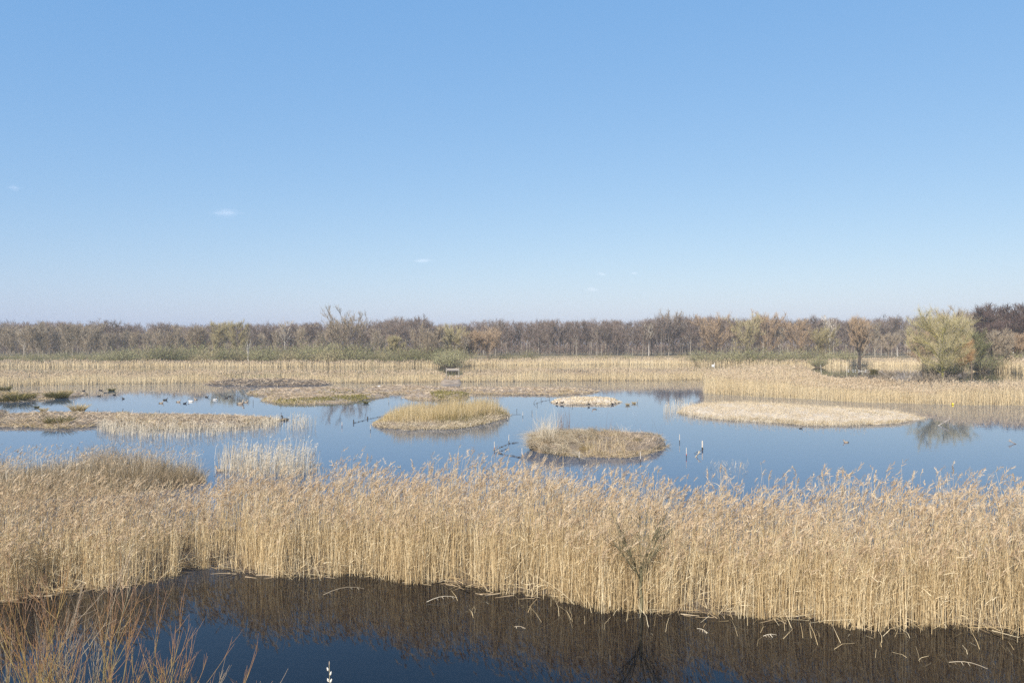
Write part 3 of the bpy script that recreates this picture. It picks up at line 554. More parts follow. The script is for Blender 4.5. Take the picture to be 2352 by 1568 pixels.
# forest of alders: unit trees 12 m high
ALD = [tree_meshes('alder', 12, R.uniform(3.4, 5.2), R.uniform(.16, .34), 18, R.uniform(.5, .95), .15, 800, 1.15, .065, 'alderbark', 'alder', up=.3, kink=.03, twup=.7, minr=.055) for _ in range(10)]
SKY = np.array([(-300, 744), (0, 745), (100, 743), (220, 748), (380, 751), (480, 751), (600, 751), (700, 746), (800, 747), (880, 741), (980, 736), (1000, 749), (1100, 743), (1200, 743), (1400, 740), (1500, 736), (1600, 732), (1700, 735), (1800, 736), (2000, 736), (2120, 733), (2230, 726), (2400, 720), (2700, 720)])
marks = [(230, 'forest behind the pale birches'), (560, 'forest above the green scrub, before the dead birch'), (880, 'forest between the dead birch and the spreading oak'), (1130, 'forest behind the orange topped willows'), (1580, 'long open stretch of forest'), (1920, 'forest behind the rust coloured willows'), (2130, 'forest behind the pollard willow'), (9999, 'forest behind the big olive willow')]
x = -170.0
while x < 2470:
    D = R.uniform(286, 304); zt = 6 + (HZ - np.interp(x, SKY[:, 0], SKY[:, 1]) + R.normal(0, 5)) * D / F - .85
    where = next(s_ for q, s_ in marks if x < q)
    sc = zt / 12.0; put_tree('alder_tree', ALD[R.integers(10)], f'bare purplish alder in the {where}', col_at(x, D, .85), 'alders forming the far forest edge', (sc * R.uniform(.85, 1.2), sc * R.uniform(.85, 1.2), sc))
    x += R.uniform(8, 16)
# the wood behind them, one mass
mb = MB(); n = 560; X = R.uniform(-230, 2520, n); D = R.uniform(308, 372, n); zt = 6 + (HZ - np.interp(X, SKY[:, 0], SKY[:, 1]) - 1 + R.normal(0, 3.2, n)) * D / F
px = (X - 1176) * D / F; base = np.stack([px, D, np.full(n, .9)], 1)
pth = base[:, None, :] + np.stack([np.zeros((n, 4)), np.zeros((n, 4)), (zt - .9)[:, None] * np.linspace(0, .95, 4)[None]], -1); pth[:, 1:, :2] += np.cumsum(R.normal(0, .2, (n, 3, 2)), 1)
mb.tubes(pth, np.linspace(.19, .06, 4)[None], 3, m=1)
nt_ = 240; k = np.repeat(np.arange(n), nt_); g = R.random(len(k)) ** .85 * .97 + .03; rr = 3.0 * np.sin(math.pi * np.clip(g * .75 + .2, 0, 1)) ** .7 * np.sqrt(R.random(len(k))); a = R.uniform(0, 6.283, len(k))
p = base[k] + np.stack([rr * np.cos(a), rr * np.sin(a), (zt[k] - .9) * g], 1)
mb.ribbons(p, np.stack([np.cos(a), np.sin(a), np.full(len(k), 1.3)], 1) + R.normal(0, .6, (len(k), 3)), R.uniform(.8, 1.9, len(k)), .13, 1, None, .35, np.clip(R.normal(.45, .22, len(k)), 0, 1))
n = 26000; q = np.stack([R.uniform(-270, 270, n), R.uniform(297, 372, n), np.full(n, .85)], 1)
mb.ribbons(q + np.array([0, 0, 1]) * R.uniform(0, 2.4, n)[:, None], updir(n, .5), R.uniform(.7, 2.4, n), .14, 1, None, .35, np.clip(R.normal(.4, .25, n), 0, 1))
n = 30000; q = np.stack([R.uniform(-330, 330, n), R.uniform(374, 430, n), R.uniform(.5, 1, n)], 1); q[:, 2] = 1 + R.random(n) * 9.5
mb.ribbons(q, updir(n, .45), R.uniform(1.5, 4, n), .32, 1, None, .35, np.clip(R.normal(.35, .25, n), 0, 1))
tag(link('woodland', mb.mesh('woodland', [M['alder'], M['alderbark']])), 'depth of the bare brown forest behind its first row of trees', 'woodland', None, 'stuff')

DAL = [tree_meshes('dark_alder', 12, 5.6, .1, 24, .6, .17, 2600, .95, .06, 'alderbark', 'darkalder', up=.3, kink=.03, twup=.5, minr=.05) for _ in range(4)]
# taller dark alders by the pond end of the forest
for x, yt, D, label in [(2258, 712, 190, 'dark round headed alder where the tall dark trees begin beside the olive willow'), (2290, 704, 196, 'dark alder with a rounded top, second of the tall dark trees by the pond'), (2335, 706, 186, 'dark alder behind the white dead branches among the tall dark trees'), (2372, 700, 192, 'tallest dark alder, cut by the picture edge'), (2275, 742, 176, 'lower dark alder before the tall dark trees'), (2318, 735, 180, 'dense lower alder under the tall dark trees'), (2352, 728, 174, 'dark alder leaning on the picture edge under the tallest one'), (2405, 712, 182, 'alder outside the tall dark group at the picture edge')]:
    sc = (6 + (HZ - yt) * D / F - .1) / 11.4; put_tree('alder_tree', DAL[R.integers(4)], label, col_at(x, D, .1), 'tall dark trees by the pond', (sc * 1.35, sc * 1.35, sc))

# willows, birches, oaks one by one (column, top row, width px, distance, kind)
def big_tree(name, x, yt, wpx, D, kind, label, group, zb=.3, rz=None, lean=0.):
    h = 6 + (HZ - yt) * D / F - zb; w_ = wpx * D / F
    cfg = {'olive': ('olive', 'bark'), 'rust': ('rust', 'bark'), 'orange': ('orange', 'bark'), 'tan': ('tan', 'bark'), 'lime': ('limetwig', 'limegreen'), 'green': ('green', 'bark'), 'dark': ('rust', 'darkbark')}
    if kind in cfg:
        tw, bk = cfg[kind]; near = D < 150
        me = tree_meshes(kind, h * .95, w_ * .95, .12, 30 if near else 20, .7, .24 if near else .17, 9500 if near else 2600, .95, .035 if near else .055, bk, tw, up=.3, kink=.03, twup=.7, spreadt=.45, minr=.035 if near else .045, lean=lean)
    if kind == 'lime': me = tree_meshes(kind, h * .92, w_ * .92, .05, 34, .42, .2, 9500, 1.0, .026, bk, tw, up=.30, kink=.06, twup=.5, spreadt=.5, minr=.026)
    elif kind == 'birch': me = tree_meshes(kind, h, w_, .4, 14, .8, .14, 800, .8, .05, 'palebark', 'tan', up=.35, twup=.3, minr=.05)
    elif kind == 'aspen': me = tree_meshes(kind, h, w_, .2, 14, 1.0, .11, 620, .8, .05, 'tanbark', 'tan', up=.5, twup=.6, minr=.045)
    elif kind == 'oak': me = tree_meshes(kind, h, w_, .3, 20, .4, .3, 2000, .9, .06, 'alderbark', 'alder', up=.35, kink=.05, twup=.3, minr=.05)
    return put_tree(name, me, label, col_at(x, D, zb), group, 1., rz)
M['tanbark'] = plant('aspen bark', [(0, (.24, .21, .16)), (1, (.42, .38, .31))], trans=0, vary=.3)
WG = 'willows along the far shore'
for a_ in [('willow_tree', 503, 741, 52, 222, 'olive', 'slender olive brown willow rising from the green scrub, beside its twin', WG), ('willow_tree', 545, 735, 46, 218, 'olive', 'tallest olive willow of the scrub, just before the dead white birch', WG),
        ('willow_tree', 455, 752, 50, 224, 'tan', 'tan willow with thin crown in the green scrub', WG), ('willow_tree', 800, 744, 118, 206, 'tan', 'broad pinkish willow with pale limbs standing over the green scrub', WG), ('willow_tree', 765, 731, 40, 250, 'tan', 'thin pale tree rising above the forest line behind the broad pinkish willow', WG),
        ('willow_tree', 905, 775, 40, 215, 'olive', 'small olive willow under the spreading oak', WG), ('willow_tree', 985, 772, 70, 204, 'tan', 'rounded brown willow beside the gap in the reeds', WG), ('willow_tree', 1045, 757, 66, 208, 'olive', 'upright olive willow directly behind the wooden platform', WG), ('willow_tree', 1083, 764, 50, 210, 'rust', 'slim rust tinted willow by the gap, second past the platform', WG), ('willow_tree', 1120, 766, 64, 212, 'rust', 'willow with orange topped crown, last beside the gap', WG),
        ('willow_tree', 1638, 741, 86, 214, 'rust', 'round topped rust coloured willow, first of the row by the swans', WG), ('willow_tree', 1712, 733, 78, 212, 'olive', 'tall olive willow in the row by the swans', WG), ('willow_tree', 1762, 727, 84, 216, 'rust', 'tallest rust willow in the row by the swans', WG), ('willow_tree', 1832, 744, 78, 214, 'rust', 'rust and olive willow just past the thin white birch trunk', WG), ('willow_tree', 1892, 766, 62, 210, 'olive', 'low olive willow behind the bush in the pond', WG),
        ('willow_tree', 2040, 772, 40, 262, 'tan', 'thin brown willow before the forest past the pollard', WG), ('willow_tree', 1545, 720, 74, 300, 'tan', 'domed pale crown rising above the forest line', WG)]:
    big_tree(*a_)
# the pollard in the pond
h = top_z(757, 186); t_ = thing('pollard_willow', 'narrow rust crowned pollard willow with a dark trunk standing in the pond', 'tree', col_at(1974, 186), WG)
for nm, me in zip(('trunk', 'crown'), tree_meshes('pollard', h, 5.6, .22, 24, .95, .42, 3600, .95, .05, 'darkbark', 'rust', up=.3, twup=.9, spreadt=.3, minr=.04)): link(nm, me, t_)
mb = MB(); tt = np.linspace(0, 1, 5)[:, None]; q0 = np.array([0, 0, 1.9]); mb.tubes((q0 + np.array([5.4, 0, 4.6]) * tt + np.array([0, 0, .6]) * tt ** 2)[None], np.linspace(.16, .03, 5)[None], 5)
for g in (.45, .6, .75, .88): mb.tubes((q0 + np.array([5.4, 0, 4.6]) * g + np.array([R.normal(0, .8), 0, 1.8]) * tt)[None], np.linspace(.05, .015, 5)[None], 3)
link('broken_limb', mb.mesh('broken_limb', [M['bark']]), t_)
# big willows by the pond
big_tree('willow_tree', 2165, 717, 158, 131, 'lime', 'largest willow, olive crown with yellow lichened limbs, leaning over the pond', WG, 0.0, .6)
big_tree('willow_tree', 2195, 708, 90, 168, 'tan', 'pale dome of twigs behind the largest willow', WG, 0.)
big_tree('willow_tree', 2212, 768, 34, 142, 'orange', 'small glowing orange willow beside the largest one', WG, 0.)
big_tree('willow_tree', 2232, 772, 60, 150, 'green', 'green budding willow on the water edge past the orange one', WG, 0.)
big_tree('willow_tree', 2120, 765, 60, 150, 'rust', 'brown willow flanking the largest one on its open side', WG, 0.)
big_tree('willow_tree', 2298, 765, 62, 160, 'tan', 'bare spreading tree before the tall dark trees', WG, 0.1)
big_tree('willow_tree', 2340, 775, 52, 165, 'rust', 'brown thin tree cut by the picture edge before the dark trees', WG, 0.1)
# oaks and tall birches
OG = 'oaks and tall birches of the far forest'
for a_ in [('oak_tree', 965, 728, 62, 282, 'oak', 'spreading oak with grey limbs that tops the forest line', OG), ('oak_tree', 905, 741, 54, 280, 'oak', 'lower oak next to the spreading one', OG), ('oak_tree', 258, 738, 60, 262, 'oak', 'open crowned oak with crooked limbs above the pale birches', OG), ('oak_tree', 710, 743, 46, 276, 'oak', 'dark oak standing just above the forest line over the scrub', OG), ('oak_tree', 1752, 724, 40, 280, 'oak', 'oak top showing behind the tallest rust willow', OG), ('oak_tree', 1680, 731, 34, 284, 'oak', 'oak top between two willows of the row by the swans', OG), ('oak_tree', 2262, 698, 50, 205, 'oak', 'feathery oak crown on top of the tall dark trees', OG),
        ('birch_tree', 1905, 737, 40, 272, 'birch', 'birch with bright white forked trunk in the far forest', OG), ('birch_tree', 1792, 752, 22, 220, 'birch', 'thin birch with a straight white stem between two rust willows', OG), ('birch_tree', 655, 741, 34, 258, 'birch', 'birch whose pale top stands above the forest line', OG), ('birch_tree', 1067, 772, 22, 206, 'birch', 'birch with short white stem among the willows by the gap', OG), ('birch_tree', 2062, 760, 20, 276, 'birch', 'slim birch with long pale stem at the forest edge', OG), ('birch_tree', 55, 752, 26, 222, 'birch', 'birch with the whitest stem in the pale thicket', OG), ('birch_tree', 1490, 742, 26, 286, 'birch', 'leaning pale birch in the long open stretch of forest', OG)]:
    big_tree(*a_)
AG = 'pale thin trees at the forest edge'
AM = [tree_meshes('aspen', 10, R.uniform(2.4, 3.6), .15, 16, .9, .11, 1100, .9, .06, 'tanbark', 'tan', up=.5, twup=.6, minr=.045) for _ in range(5)]
xs = np.concatenate([np.arange(-110, 245, 14.), np.arange(260, 480, 26.), [575, 600, 640, 690, 730, 860, 880]])
for x in xs:
    D = R.uniform(218, 250); yt = R.normal(752 if x < 245 else 762, 5); sc = (6 + (HZ - yt) * D / F - .3) / 10
    put_tree('aspen_tree', AM[R.integers(5)], 'pale tan thin tree in the dense thicket at the reed end of the forest' if x < 245 else 'thin pale tree growing out of the green willow scrub' if x < 500 else 'thin pale tree between the dead white birch and the oak', col_at(x + R.normal(0, 4), D, .3), AG, (sc, sc, sc))
for x in (1985, 2010, 2090, 2105): put_tree('aspen_tree', AM[R.integers(5)], 'thin pale tree before the forest by the pollard', col_at(x, 262, .5), AG, R.uniform(.9, 1.1))

# dead trees
def dead_tree(x, yt, yb, D, label, lean=0., fork=5, r=.12, zb=0., mat='palebark'):
    h = top_z(yt, D) - zb; t_ = thing('dead_tree', label, 'dead tree', col_at(x, D, zb), 'bleached dead trees')
    mb = MB(); tt = np.linspace(0, 1, 5)[:, None]; mb.tubes((np.array([lean * h, 0, h * .62]) * tt + R.normal(0, .05, (5, 3)) * (tt > 0))[None], np.linspace(r, r * .7, 5)[None], 6); link('trunk', mb.mesh('trunk', [M[mat]]), t_)
    for k in range(fork):
        mb = MB(); q0 = np.array([lean * h, 0, h * .62]) * (1 - .08 * k); a = k * 2.4
        mb.tubes((q0 + np.array([math.cos(a) * .28, math.sin(a) * .28, 1]) * h * .36 * tt + R.normal(0, .04, (5, 3)) * (tt > 0))[None], np.linspace(r * .55, .03, 5)[None], 4); link('limb', mb.mesh('limb', [M[mat]]), t_)
dead_tree(570, 781, 828, 198, 'dead birch with a bare forked white trunk before the green scrub', r=.11)
dead_tree(2328, 762, 800, 165, 'white dead branches forking against the tall dark trees', r=.16, fork=4)
dead_tree(2352, 800, 870, 150, 'dead grey stem at the picture edge by the rounded reed bank', r=.06, fork=2, mat='greytwig')

# ------------------------------------------------------------------ shrubs
def shrub_meshes(name, h, r, n, twig, leaf, nl, tw=.05, lw=.09):
    mb = MB(); a = R.uniform(0, 6.283, n); q = np.sqrt(R.random(n)); el = q * 1.15
    d = np.stack([np.cos(a) * np.sin(el) * r / h * 1.2, np.sin(a) * np.sin(el) * r / h * 1.2, np.cos(el)], 1); L = h * R.uniform(.6, 1.08, n)
    P = np.stack([np.cos(a) * q * r * .35, np.sin(a) * q * r * .35, np.zeros(n)], 1); bd = R.normal(0, .1, (n, 3)) * h
    mb.ribbons(P, d, L, tw * R.uniform(.6, 1.4, n), 3, bd, .3, np.clip(R.normal(.5, .2, n), 0, 1)); stems = mb.mesh(name + '_stems', [M[twig]])
    mb = MB(); k = R.integers(n, size=nl); g = R.uniform(.25, 1.02, nl); dn = d / np.linalg.norm(d, axis=1, keepdims=True)
    p = P[k] + dn[k] * (L[k] * g)[:, None] + bd[k] * (g ** 2)[:, None] + R.normal(0, .1 * r, (nl, 3)); p[:, 2] = np.maximum(p[:, 2], .05)
    mb.ribbons(p, R.normal(0, .5, (nl, 3)) + np.array([0, 0, .8]), R.uniform(.15, .5, nl), lw * R.uniform(.5, 1.2, nl), 1, None, .4, np.clip(R.normal(.5, .24, nl), 0, 1))
    return stems, mb.mesh(name + '_twigs', [M[leaf]])
SH = [shrub_meshes('shrub', 4.4, 3.0, 260, 'bark', 'green', 2200) for _ in range(5)]
SHO = [shrub_meshes('shrub_olive', 3.6, 2.8, 260, 'bark', 'olive', 1600) for _ in range(3)]
SG = 'willow scrub along the far shore'
def put_shrub(x, D, s_, label, meshes, zb=.1, wide=1.):
    put_tree('willow_shrub', meshes, label, col_at(x, D, zb), SG, (s_ * wide, s_ * wide, s_), cat='shrub', parts=('stem_cluster', 'foliage'))
for row, (D0, s0) in enumerate(((201, .98), (211, 1.12))):
    x = -90 + 14 * row
    while x < 1040:
        big = np.interp(x, [-90, 180, 260, 330, 560, 620, 760, 880, 1040], [.55, .6, .85, 1.0, 1.0, .95, 1.1, .85, .95]); D = D0 + R.uniform(-3, 3)
        lab = ('low green shrub under the pale thicket' if x < 245 else 'rounded green willow shrub in the scrub before the dead birch' if x < 570 else 'rounded green willow shrub in the scrub past the dead birch' if x < 830 else 'dense green willow shrub in the scrub nearing the reed gap') + (', second row' if row else ', front row')
        put_shrub(x, D, s0 * big * R.uniform(.78, 1.2), lab, SH[R.integers(5)] if R.random() < .8 else SHO[R.integers(3)], .15, 1.15); x += R.uniform(24, 34)
for x, D, s_, label, k in [(1036, 178, .95, 'dark green willow shrub filling the gap in the reeds behind the platform', 0), (1022, 190, .9, 'green shrub on the near side of the gap in the reeds', 0), (1062, 205, 1., 'green shrub on the far side of the gap in the reeds', 0),
        (1130, 214, .75, 'olive shrub at the foot of the orange topped willow', 1), (1165, 216, .7, 'first low shrub in the open stretch', 0), (1215, 218, .85, 'pale green domed shrub in the open stretch', 0), (1270, 222, .55, 'small olive shrub in the open stretch', 1), (1330, 224, .5, 'smallest green shrub in the open stretch', 0), (1390, 224, .7, 'broad tan green shrub under the leaning dead stem', 1), (1440, 226, .55, 'low green shrub halfway along the open stretch', 0), (1510, 224, .6, 'olive shrub under the domed pale crown', 1), (1565, 222, .7, 'reddish olive shrub before the rust willow row', 1),
        (1605, 208, .9, 'green shrub at the start of the rust willow row', 0), (1650, 206, .85, 'green shrub under the round topped rust willow', 0), (1690, 206, 1., 'dense green shrub under the tall olive willow', 0), (1730, 205, 1.1, 'darkest shrub under the tallest rust willow', 0), (1775, 206, .95, 'green shrub at the white birch stem', 0), (1815, 206, 1., 'green shrub under the rust and olive willow', 0), (1855, 206, .95, 'olive green shrub behind the swans', 0), (1900, 207, .9, 'wide green shrub behind the pond bush', 0), (1945, 210, .95, 'smooth grey green domed shrub beside the pollard', 0),
        (1880, 184, .62, 'rounded bush on a tiny islet in the pond', 0), (2140, 146, .8, 'brown shrub under the largest willow', 1), (2185, 142, .75, 'green shrub at the foot of the orange willow', 0), (2255, 158, 1.0, 'dark green shrub before the tall dark trees', 0), (2290, 162, .9, 'green shrub below the bare spreading tree', 0), (2325, 160, .9, 'green shrub by the rounded reed bank', 0), (2365, 160, 1.0, 'green shrub cut by the picture edge', 0)]:
    put_shrub(x, D, s_, label, (SHO if k else SH)[R.integers(3)], 0.05)
DS = shrub_meshes('dead_shrub', 1.9, 2.2, 240, 'greytwig', 'greytwig', 350, .035, .04); DB = shrub_meshes('brown_shrub', 1.9, 2.2, 240, 'bark', 'tan', 600, .04, .05)
for x, yb, s_, me, label in [(2040, 876, .8, DB, 'brown leafless shrub in the pond behind the reed wall'), (2085, 878, 1.0, DS, 'grey dead shrub with whitened twigs in the pond'), (2125, 880, 1.0, DB, 'brown tangled shrub between the dead shrub and the largest willow'), (2165, 882, .9, DB, 'tangled brown shrub hiding the foot of the largest willow'), (35, 872, .9, DS, 'grey leafless shrub on the reed dyke by the picture edge'), (660, 868, .6, DB, 'brown shrub on the reed dyke above the mud bank'), (850, 868, .7, SH[1], 'faint green shrub on the reed dyke')]:
    o = put_tree('shrub', me, label, at(x, yb), 'leafless shrubs in reeds and pond', s_ if me is not SH[1] else .35, cat='shrub', parts=('stem_cluster', 'foliage'))

# ------------------------------------------------------------------ willow shrubs on the near bank
def curve(p0, d, L, curl, K=7):
    P = [np.array(p0, float)]; d = np.array(d, float); d /= np.linalg.norm(d)
    for k in range(K - 1):
        d = d + np.array([0, 0, curl]) / K + R.normal(0, .045, 3); d /= np.linalg.norm(d); P.append(P[-1] + d * L / (K - 1))
    return np.array(P)
def shoot_at(P, g): i = min(g * (len(P) - 1), len(P) - 1.001); k = int(i); return P[k] * (1 - i + k) + P[k + 1] * (i - k), P[k + 1] - P[k]
def near_willow(x, y, nst, hgt, label, spread=.55, lean=(0, 0)):
    t_ = thing('willow_shrub', label, 'shrub', (x, y, .4), 'bare willow shrubs on the near bank')
    for s_ in range(nst):
        a = R.uniform(0, 6.283); q = math.sqrt(R.random()) * spread
        P = curve((R.normal(0, .14), R.normal(0, .14), 0), (math.cos(a) * q * 1.25 + lean[0], math.sin(a) * q + lean[1], 1), hgt * R.uniform(.62, 1.05), .45)
        grey = R.random() < .3; mb = MB(); mb.tubes(P[None], np.linspace(.0050, .0015, 7)[None], 5, along=np.linspace(0, 1, 7))
        for k in range(R.integers(8, 13)):
            g = R.uniform(.22, .92); q0, dd = shoot_at(P, g); dd = dd / np.linalg.norm(dd)
            e = dd + R.normal(0, .42, 3) + np.array([0, 0, .25]); C = curve(q0, e, hgt * R.uniform(.1, .34) * (1.25 - .6 * g), .5, 5)
            mb.tubes(C[None], np.linspace(.0036, .0018, 5)[None], 4, along=np.linspace(min(1, g + .08), 1, 5))
            for kk in range(2):
                g2 = R.uniform(.3, .9); q1, d1 = shoot_at(C, g2); d1 = d1 / np.linalg.norm(d1); C2 = curve(q1, d1 + R.normal(0, .4, 3), hgt * R.uniform(.04, .13), .4, 4)
                mb.tubes(C2[None], np.linspace(.0024, .0014, 4)[None], 3, along=np.linspace(min(1, g + .2), 1, 4))
        st_ = link('stem', mb.mesh('stem', [M['shootgrey' if grey else 'shoot']], True), t_)
near_willow(-5.9, 9.3, 20, 3.0, 'bare willow shrub with red shoot tips cut by the picture corner', .42)
near_willow(-5.05, 9.2, 24, 3.0, 'bare willow shrub with orange and red upright shoots in the middle of the clump', .46)
near_willow(-4.5, 9.0, 22, 2.6, 'bare yellow green willow shrub arching towards the dark water', .6, (.12, 0))
near_willow(-6.4, 8.8, 16, 2.7, 'greyish willow shrub at the outer edge of the clump', .4)
near_willow(-3.7, 8.7, 7, 2.3, 'thin outlying willow with few curved shoots, last of the clump', .5, (.05, 0))

# a lone catkin shoot
q = np.array([(756 - 1176) * 7.6 / F, 7.6, .4]); t_ = thing('catkin_shoot', 'single upright willow shoot with silvery catkins over the dark water', 'willow shoot', q, None)
zt = top_z(1524, 7.6) - .4; mb = MB(); P = np.zeros((7, 3)); P[:, 2] = np.linspace(0, zt, 7); P[:, 0] = .03 * np.sin(np.linspace(0, 3, 7)) - .03 * math.sin(3); mb.tubes(P[None], np.linspace(.006, .0028, 7)[None], 6, along=np.linspace(.3, .6, 7)); link('stem', mb.mesh('stem', [M['shootgrey']], True), t_)
def lathe_path(P, rad, sides, mat, name, along=None, flat=1.):
    mb = MB(); mb.tubes(np.array(P)[None], np.array(rad)[None], sides, along=along, flat=flat, tint=.5); return mb.mesh(name, [M[mat]], True)
CK = lathe_path([(0, 0, 0), (0, 0, .004), (0, 0, .012), (0, 0, .024), (0, 0, .034), (0, 0, .04)], [.001, .0065, .0095, .009, .005, .001], 8, 'catkin', 'catkin')
for k, (dz, sx) in enumerate(((.045, -1), (.085, 1), (.15, -1), (.155, 1), (.205, -1), (.215, 1), (.26, 1), (.27, -1), (.32, 1), (.36, -1))):
    c = link('catkin', CK, t_, (np.interp(zt - dz, P[:, 2], P[:, 0]) + sx * .007, -.004, zt - dz - .02)); c.rotation_euler = (0, sx * .35, 0)
mb = MB(); mb.tubes(np.array([[(0, 0, zt - .01), (.002, 0, zt + .012), (.001, 0, zt + .03)]]), np.array([[.003, .005, .001]]), 6); link('bud', mb.mesh('bud', [M['bud']], True), t_)

# ------------------------------------------------------------------ sapling in the reeds
q = at(1472, 1405); t_ = thing('willow_sapling', 'small bare grey green tree with a forked trunk growing in the reed edge', 'tree', q, None)
mb = MB(); tt = np.linspace(0, 1, 6)[:, None]; P = np.concatenate([np.array([[0, 0, -.05]]), np.array([(.015, 0, .3), (-.02, 0, .55), (.01, .02, .8), (.0, 0, 1.0)])]); mb.tubes(P[None], np.array([[.045, .04, .036, .032, .022]]), 7); link('trunk', mb.mesh('trunk', [M['sapling']], True), t_)
for k in range(18):
    a = k * 2.4; z0 = R.uniform(.55, 1.05); sp = R.uniform(.3, 1.15); C = curve((0, 0, z0), (math.cos(a) * sp, math.sin(a) * sp * .7, 1), R.uniform(.95, 1.65), .35, 7); mb = MB(); mb.tubes(C[None], np.linspace(.0115, .0026, 7)[None], 5)
    for j in range(6):
        q0, dd = shoot_at(C, R.uniform(.25, .9)); dd /= np.linalg.norm(dd); mb.tubes(curve(q0, dd + R.normal(0, .5, 3), R.uniform(.2, .5), .3, 5)[None], np.linspace(.006, .002, 5)[None], 4)
    link('branch', mb.mesh('branch', [M['sapling']], True), t_)

# ------------------------------------------------------------------ single tall reeds, fallen reeds
def plume_mesh(ln, barbs=26):
    mb = MB(); n = barbs; t_ = np.linspace(0, 1, n); a = R.uniform(0, 6.283, n); nod = R.uniform(.02, .12)
    ax = np.stack([nod * t_ ** 2, np.zeros(n), ln * t_], 1); d = np.stack([np.cos(a) * .38 + .15, np.sin(a) * .38, np.full(n, .8)], 1) + R.normal(0, .12, (n, 3))
    mb.ribbons(ax, d, ln * (.42 - .25 * t_), .016, 2, np.stack([np.full(n, .02), np.zeros(n), np.full(n, -.015)], 1), .3); return mb.mesh('plume', [M['plume']])
PL = [plume_mesh(R.uniform(.22, .32)) for _ in range(6)]
ORD = 'first second third fourth fifth sixth seventh eighth ninth tenth eleventh twelfth thirteenth fourteenth fifteenth sixteenth seventeenth eighteenth nineteenth twentieth twenty-first twenty-second twenty-third twenty-fourth twenty-fifth twenty-sixth'.split()
tips = sorted([(918, 1135), (1033, 1156), (1075, 1155), (1128, 1133), (1143, 1131), (1251, 1149), (1266, 1153), (1314, 1155), (1530, 1170), (1634, 1181), (1770, 1175), (1801, 1159), (1817, 1172), (1922, 1177), (1990, 1166), (2058, 1177), (2092, 1179), (2106, 1170), (2187, 1184), (2281, 1179), (2383, 1162), (2537, 1181), (866, 1160), (700, 1172), (1190, 1160)])
for k, (x, y) in enumerate(tips):
    x *= .91875; y *= .91875; yb = np.interp(x, [p_[0] for p_ in back], [p_[1] for p_ in back]) + R.uniform(-4, 14); q = at(x, yb); h = top_z(y, q[1]) - .24
    t_ = thing('reed_stalk', f'{ORD[k]} from the left of the tall reed plumes standing clear against blue water', 'reed', q, 'tall reeds standing clear of the bed', R.uniform(0, 6))
    mb = MB(); mb.tubes(np.stack([np.zeros(5), np.zeros(5), np.linspace(0, h, 5)], 1)[None], np.linspace(.006, .0035, 5)[None], 5, along=np.linspace(0, 1, 5)); link('stem', mb.mesh('stem', [M['reed']], True), t_)
    for j in range(3):
        mb = MB(); mb.ribbons(np.array([[0, 0, h * (.5 + .16 * j)]]), np.array([[1, R.normal(), 1.]]), .34, .014, 3, np.array([[.05, 0, -.12]]), .15); link('leaf', mb.mesh('leaf', [M['reed']]), t_)
    link('plume', PL[k % 6], t_, (0, 0, h - .02), R.uniform(0, 6), (1, 1, 1) if k % 3 else (1.15, 1.15, 1.1))
for x, y, L, rz, label in [(1105, 1500, .75, .45, 'pale fallen reed with hanging leaf stubs under the middle of the reed edge'), (1756, 1578, .3, -1.0, 'short pale reed piece with leaf stubs floating past the sapling'), (1925, 1590, .3, .2, 'small pale reed piece floating alone below the reed edge'), (2420, 1665, .62, -.5, 'fallen reed with leaf stubs floating near the lower picture corner'), (1300, 1570, .25, -.4, 'thin broken reed afloat in the mirrored reeds'), (860, 1480, 1.0, .5, 'long arched reed stalk lying out over the channel')]:
    t_ = thing('fallen_reed', label, 'reed', atf(x, y), 'fallen reeds afloat in the channel', rz); tt = np.linspace(0, 1, 6)
    mb = MB(); P = np.stack([(tt - .5) * L, np.zeros(6), .02 + .1 * np.sin(tt * 3.14) * L], 1); mb.tubes(P[None], np.linspace(.007, .004, 6)[None], 5); link('stem', mb.mesh('stem', [M['palereed']], True), t_)
    for j in range(5):
        mb = MB(); g = .15 + .17 * j; mb.ribbons(np.array([[(g - .5) * L, 0, .02 + .1 * math.sin(g * 3.14) * L]]), np.array([[.3, R.normal(0, .3), -.5]]), .08, .016, 2, None, .4); link('leaf', mb.mesh('leaf', [M['palereed']]), t_)
# stubs of broken reeds before the bed
mb = MB(); sb = Strip([(1050, 1420), (1300, 1440), (1600, 1470), (1900, 1500), (2200, 1530), (2400, 1545)], [(1050, 1372), (1300, 1390), (1600, 1428), (1900, 1440), (2200, 1455), (2400, 1475)], 40, 4); P, u, v = sb.scatter(230, 0, 1, vpow=1)
P = P[R.random(len(P)) < .25 + .75 * v ** 2]; mb.ribbons(P, updir(len(P), .35), R.uniform(.08, .5, len(P)), .010, 2, hbend(len(P), .15), .5, np.clip(R.normal(.65, .2, len(P)), 0, 1))
tag(link('reed_stubble', mb.mesh('reed_stubble', [M['reed']])), 'broken reed stubs standing in the water before the reed belt', 'reeds', None, 'stuff')

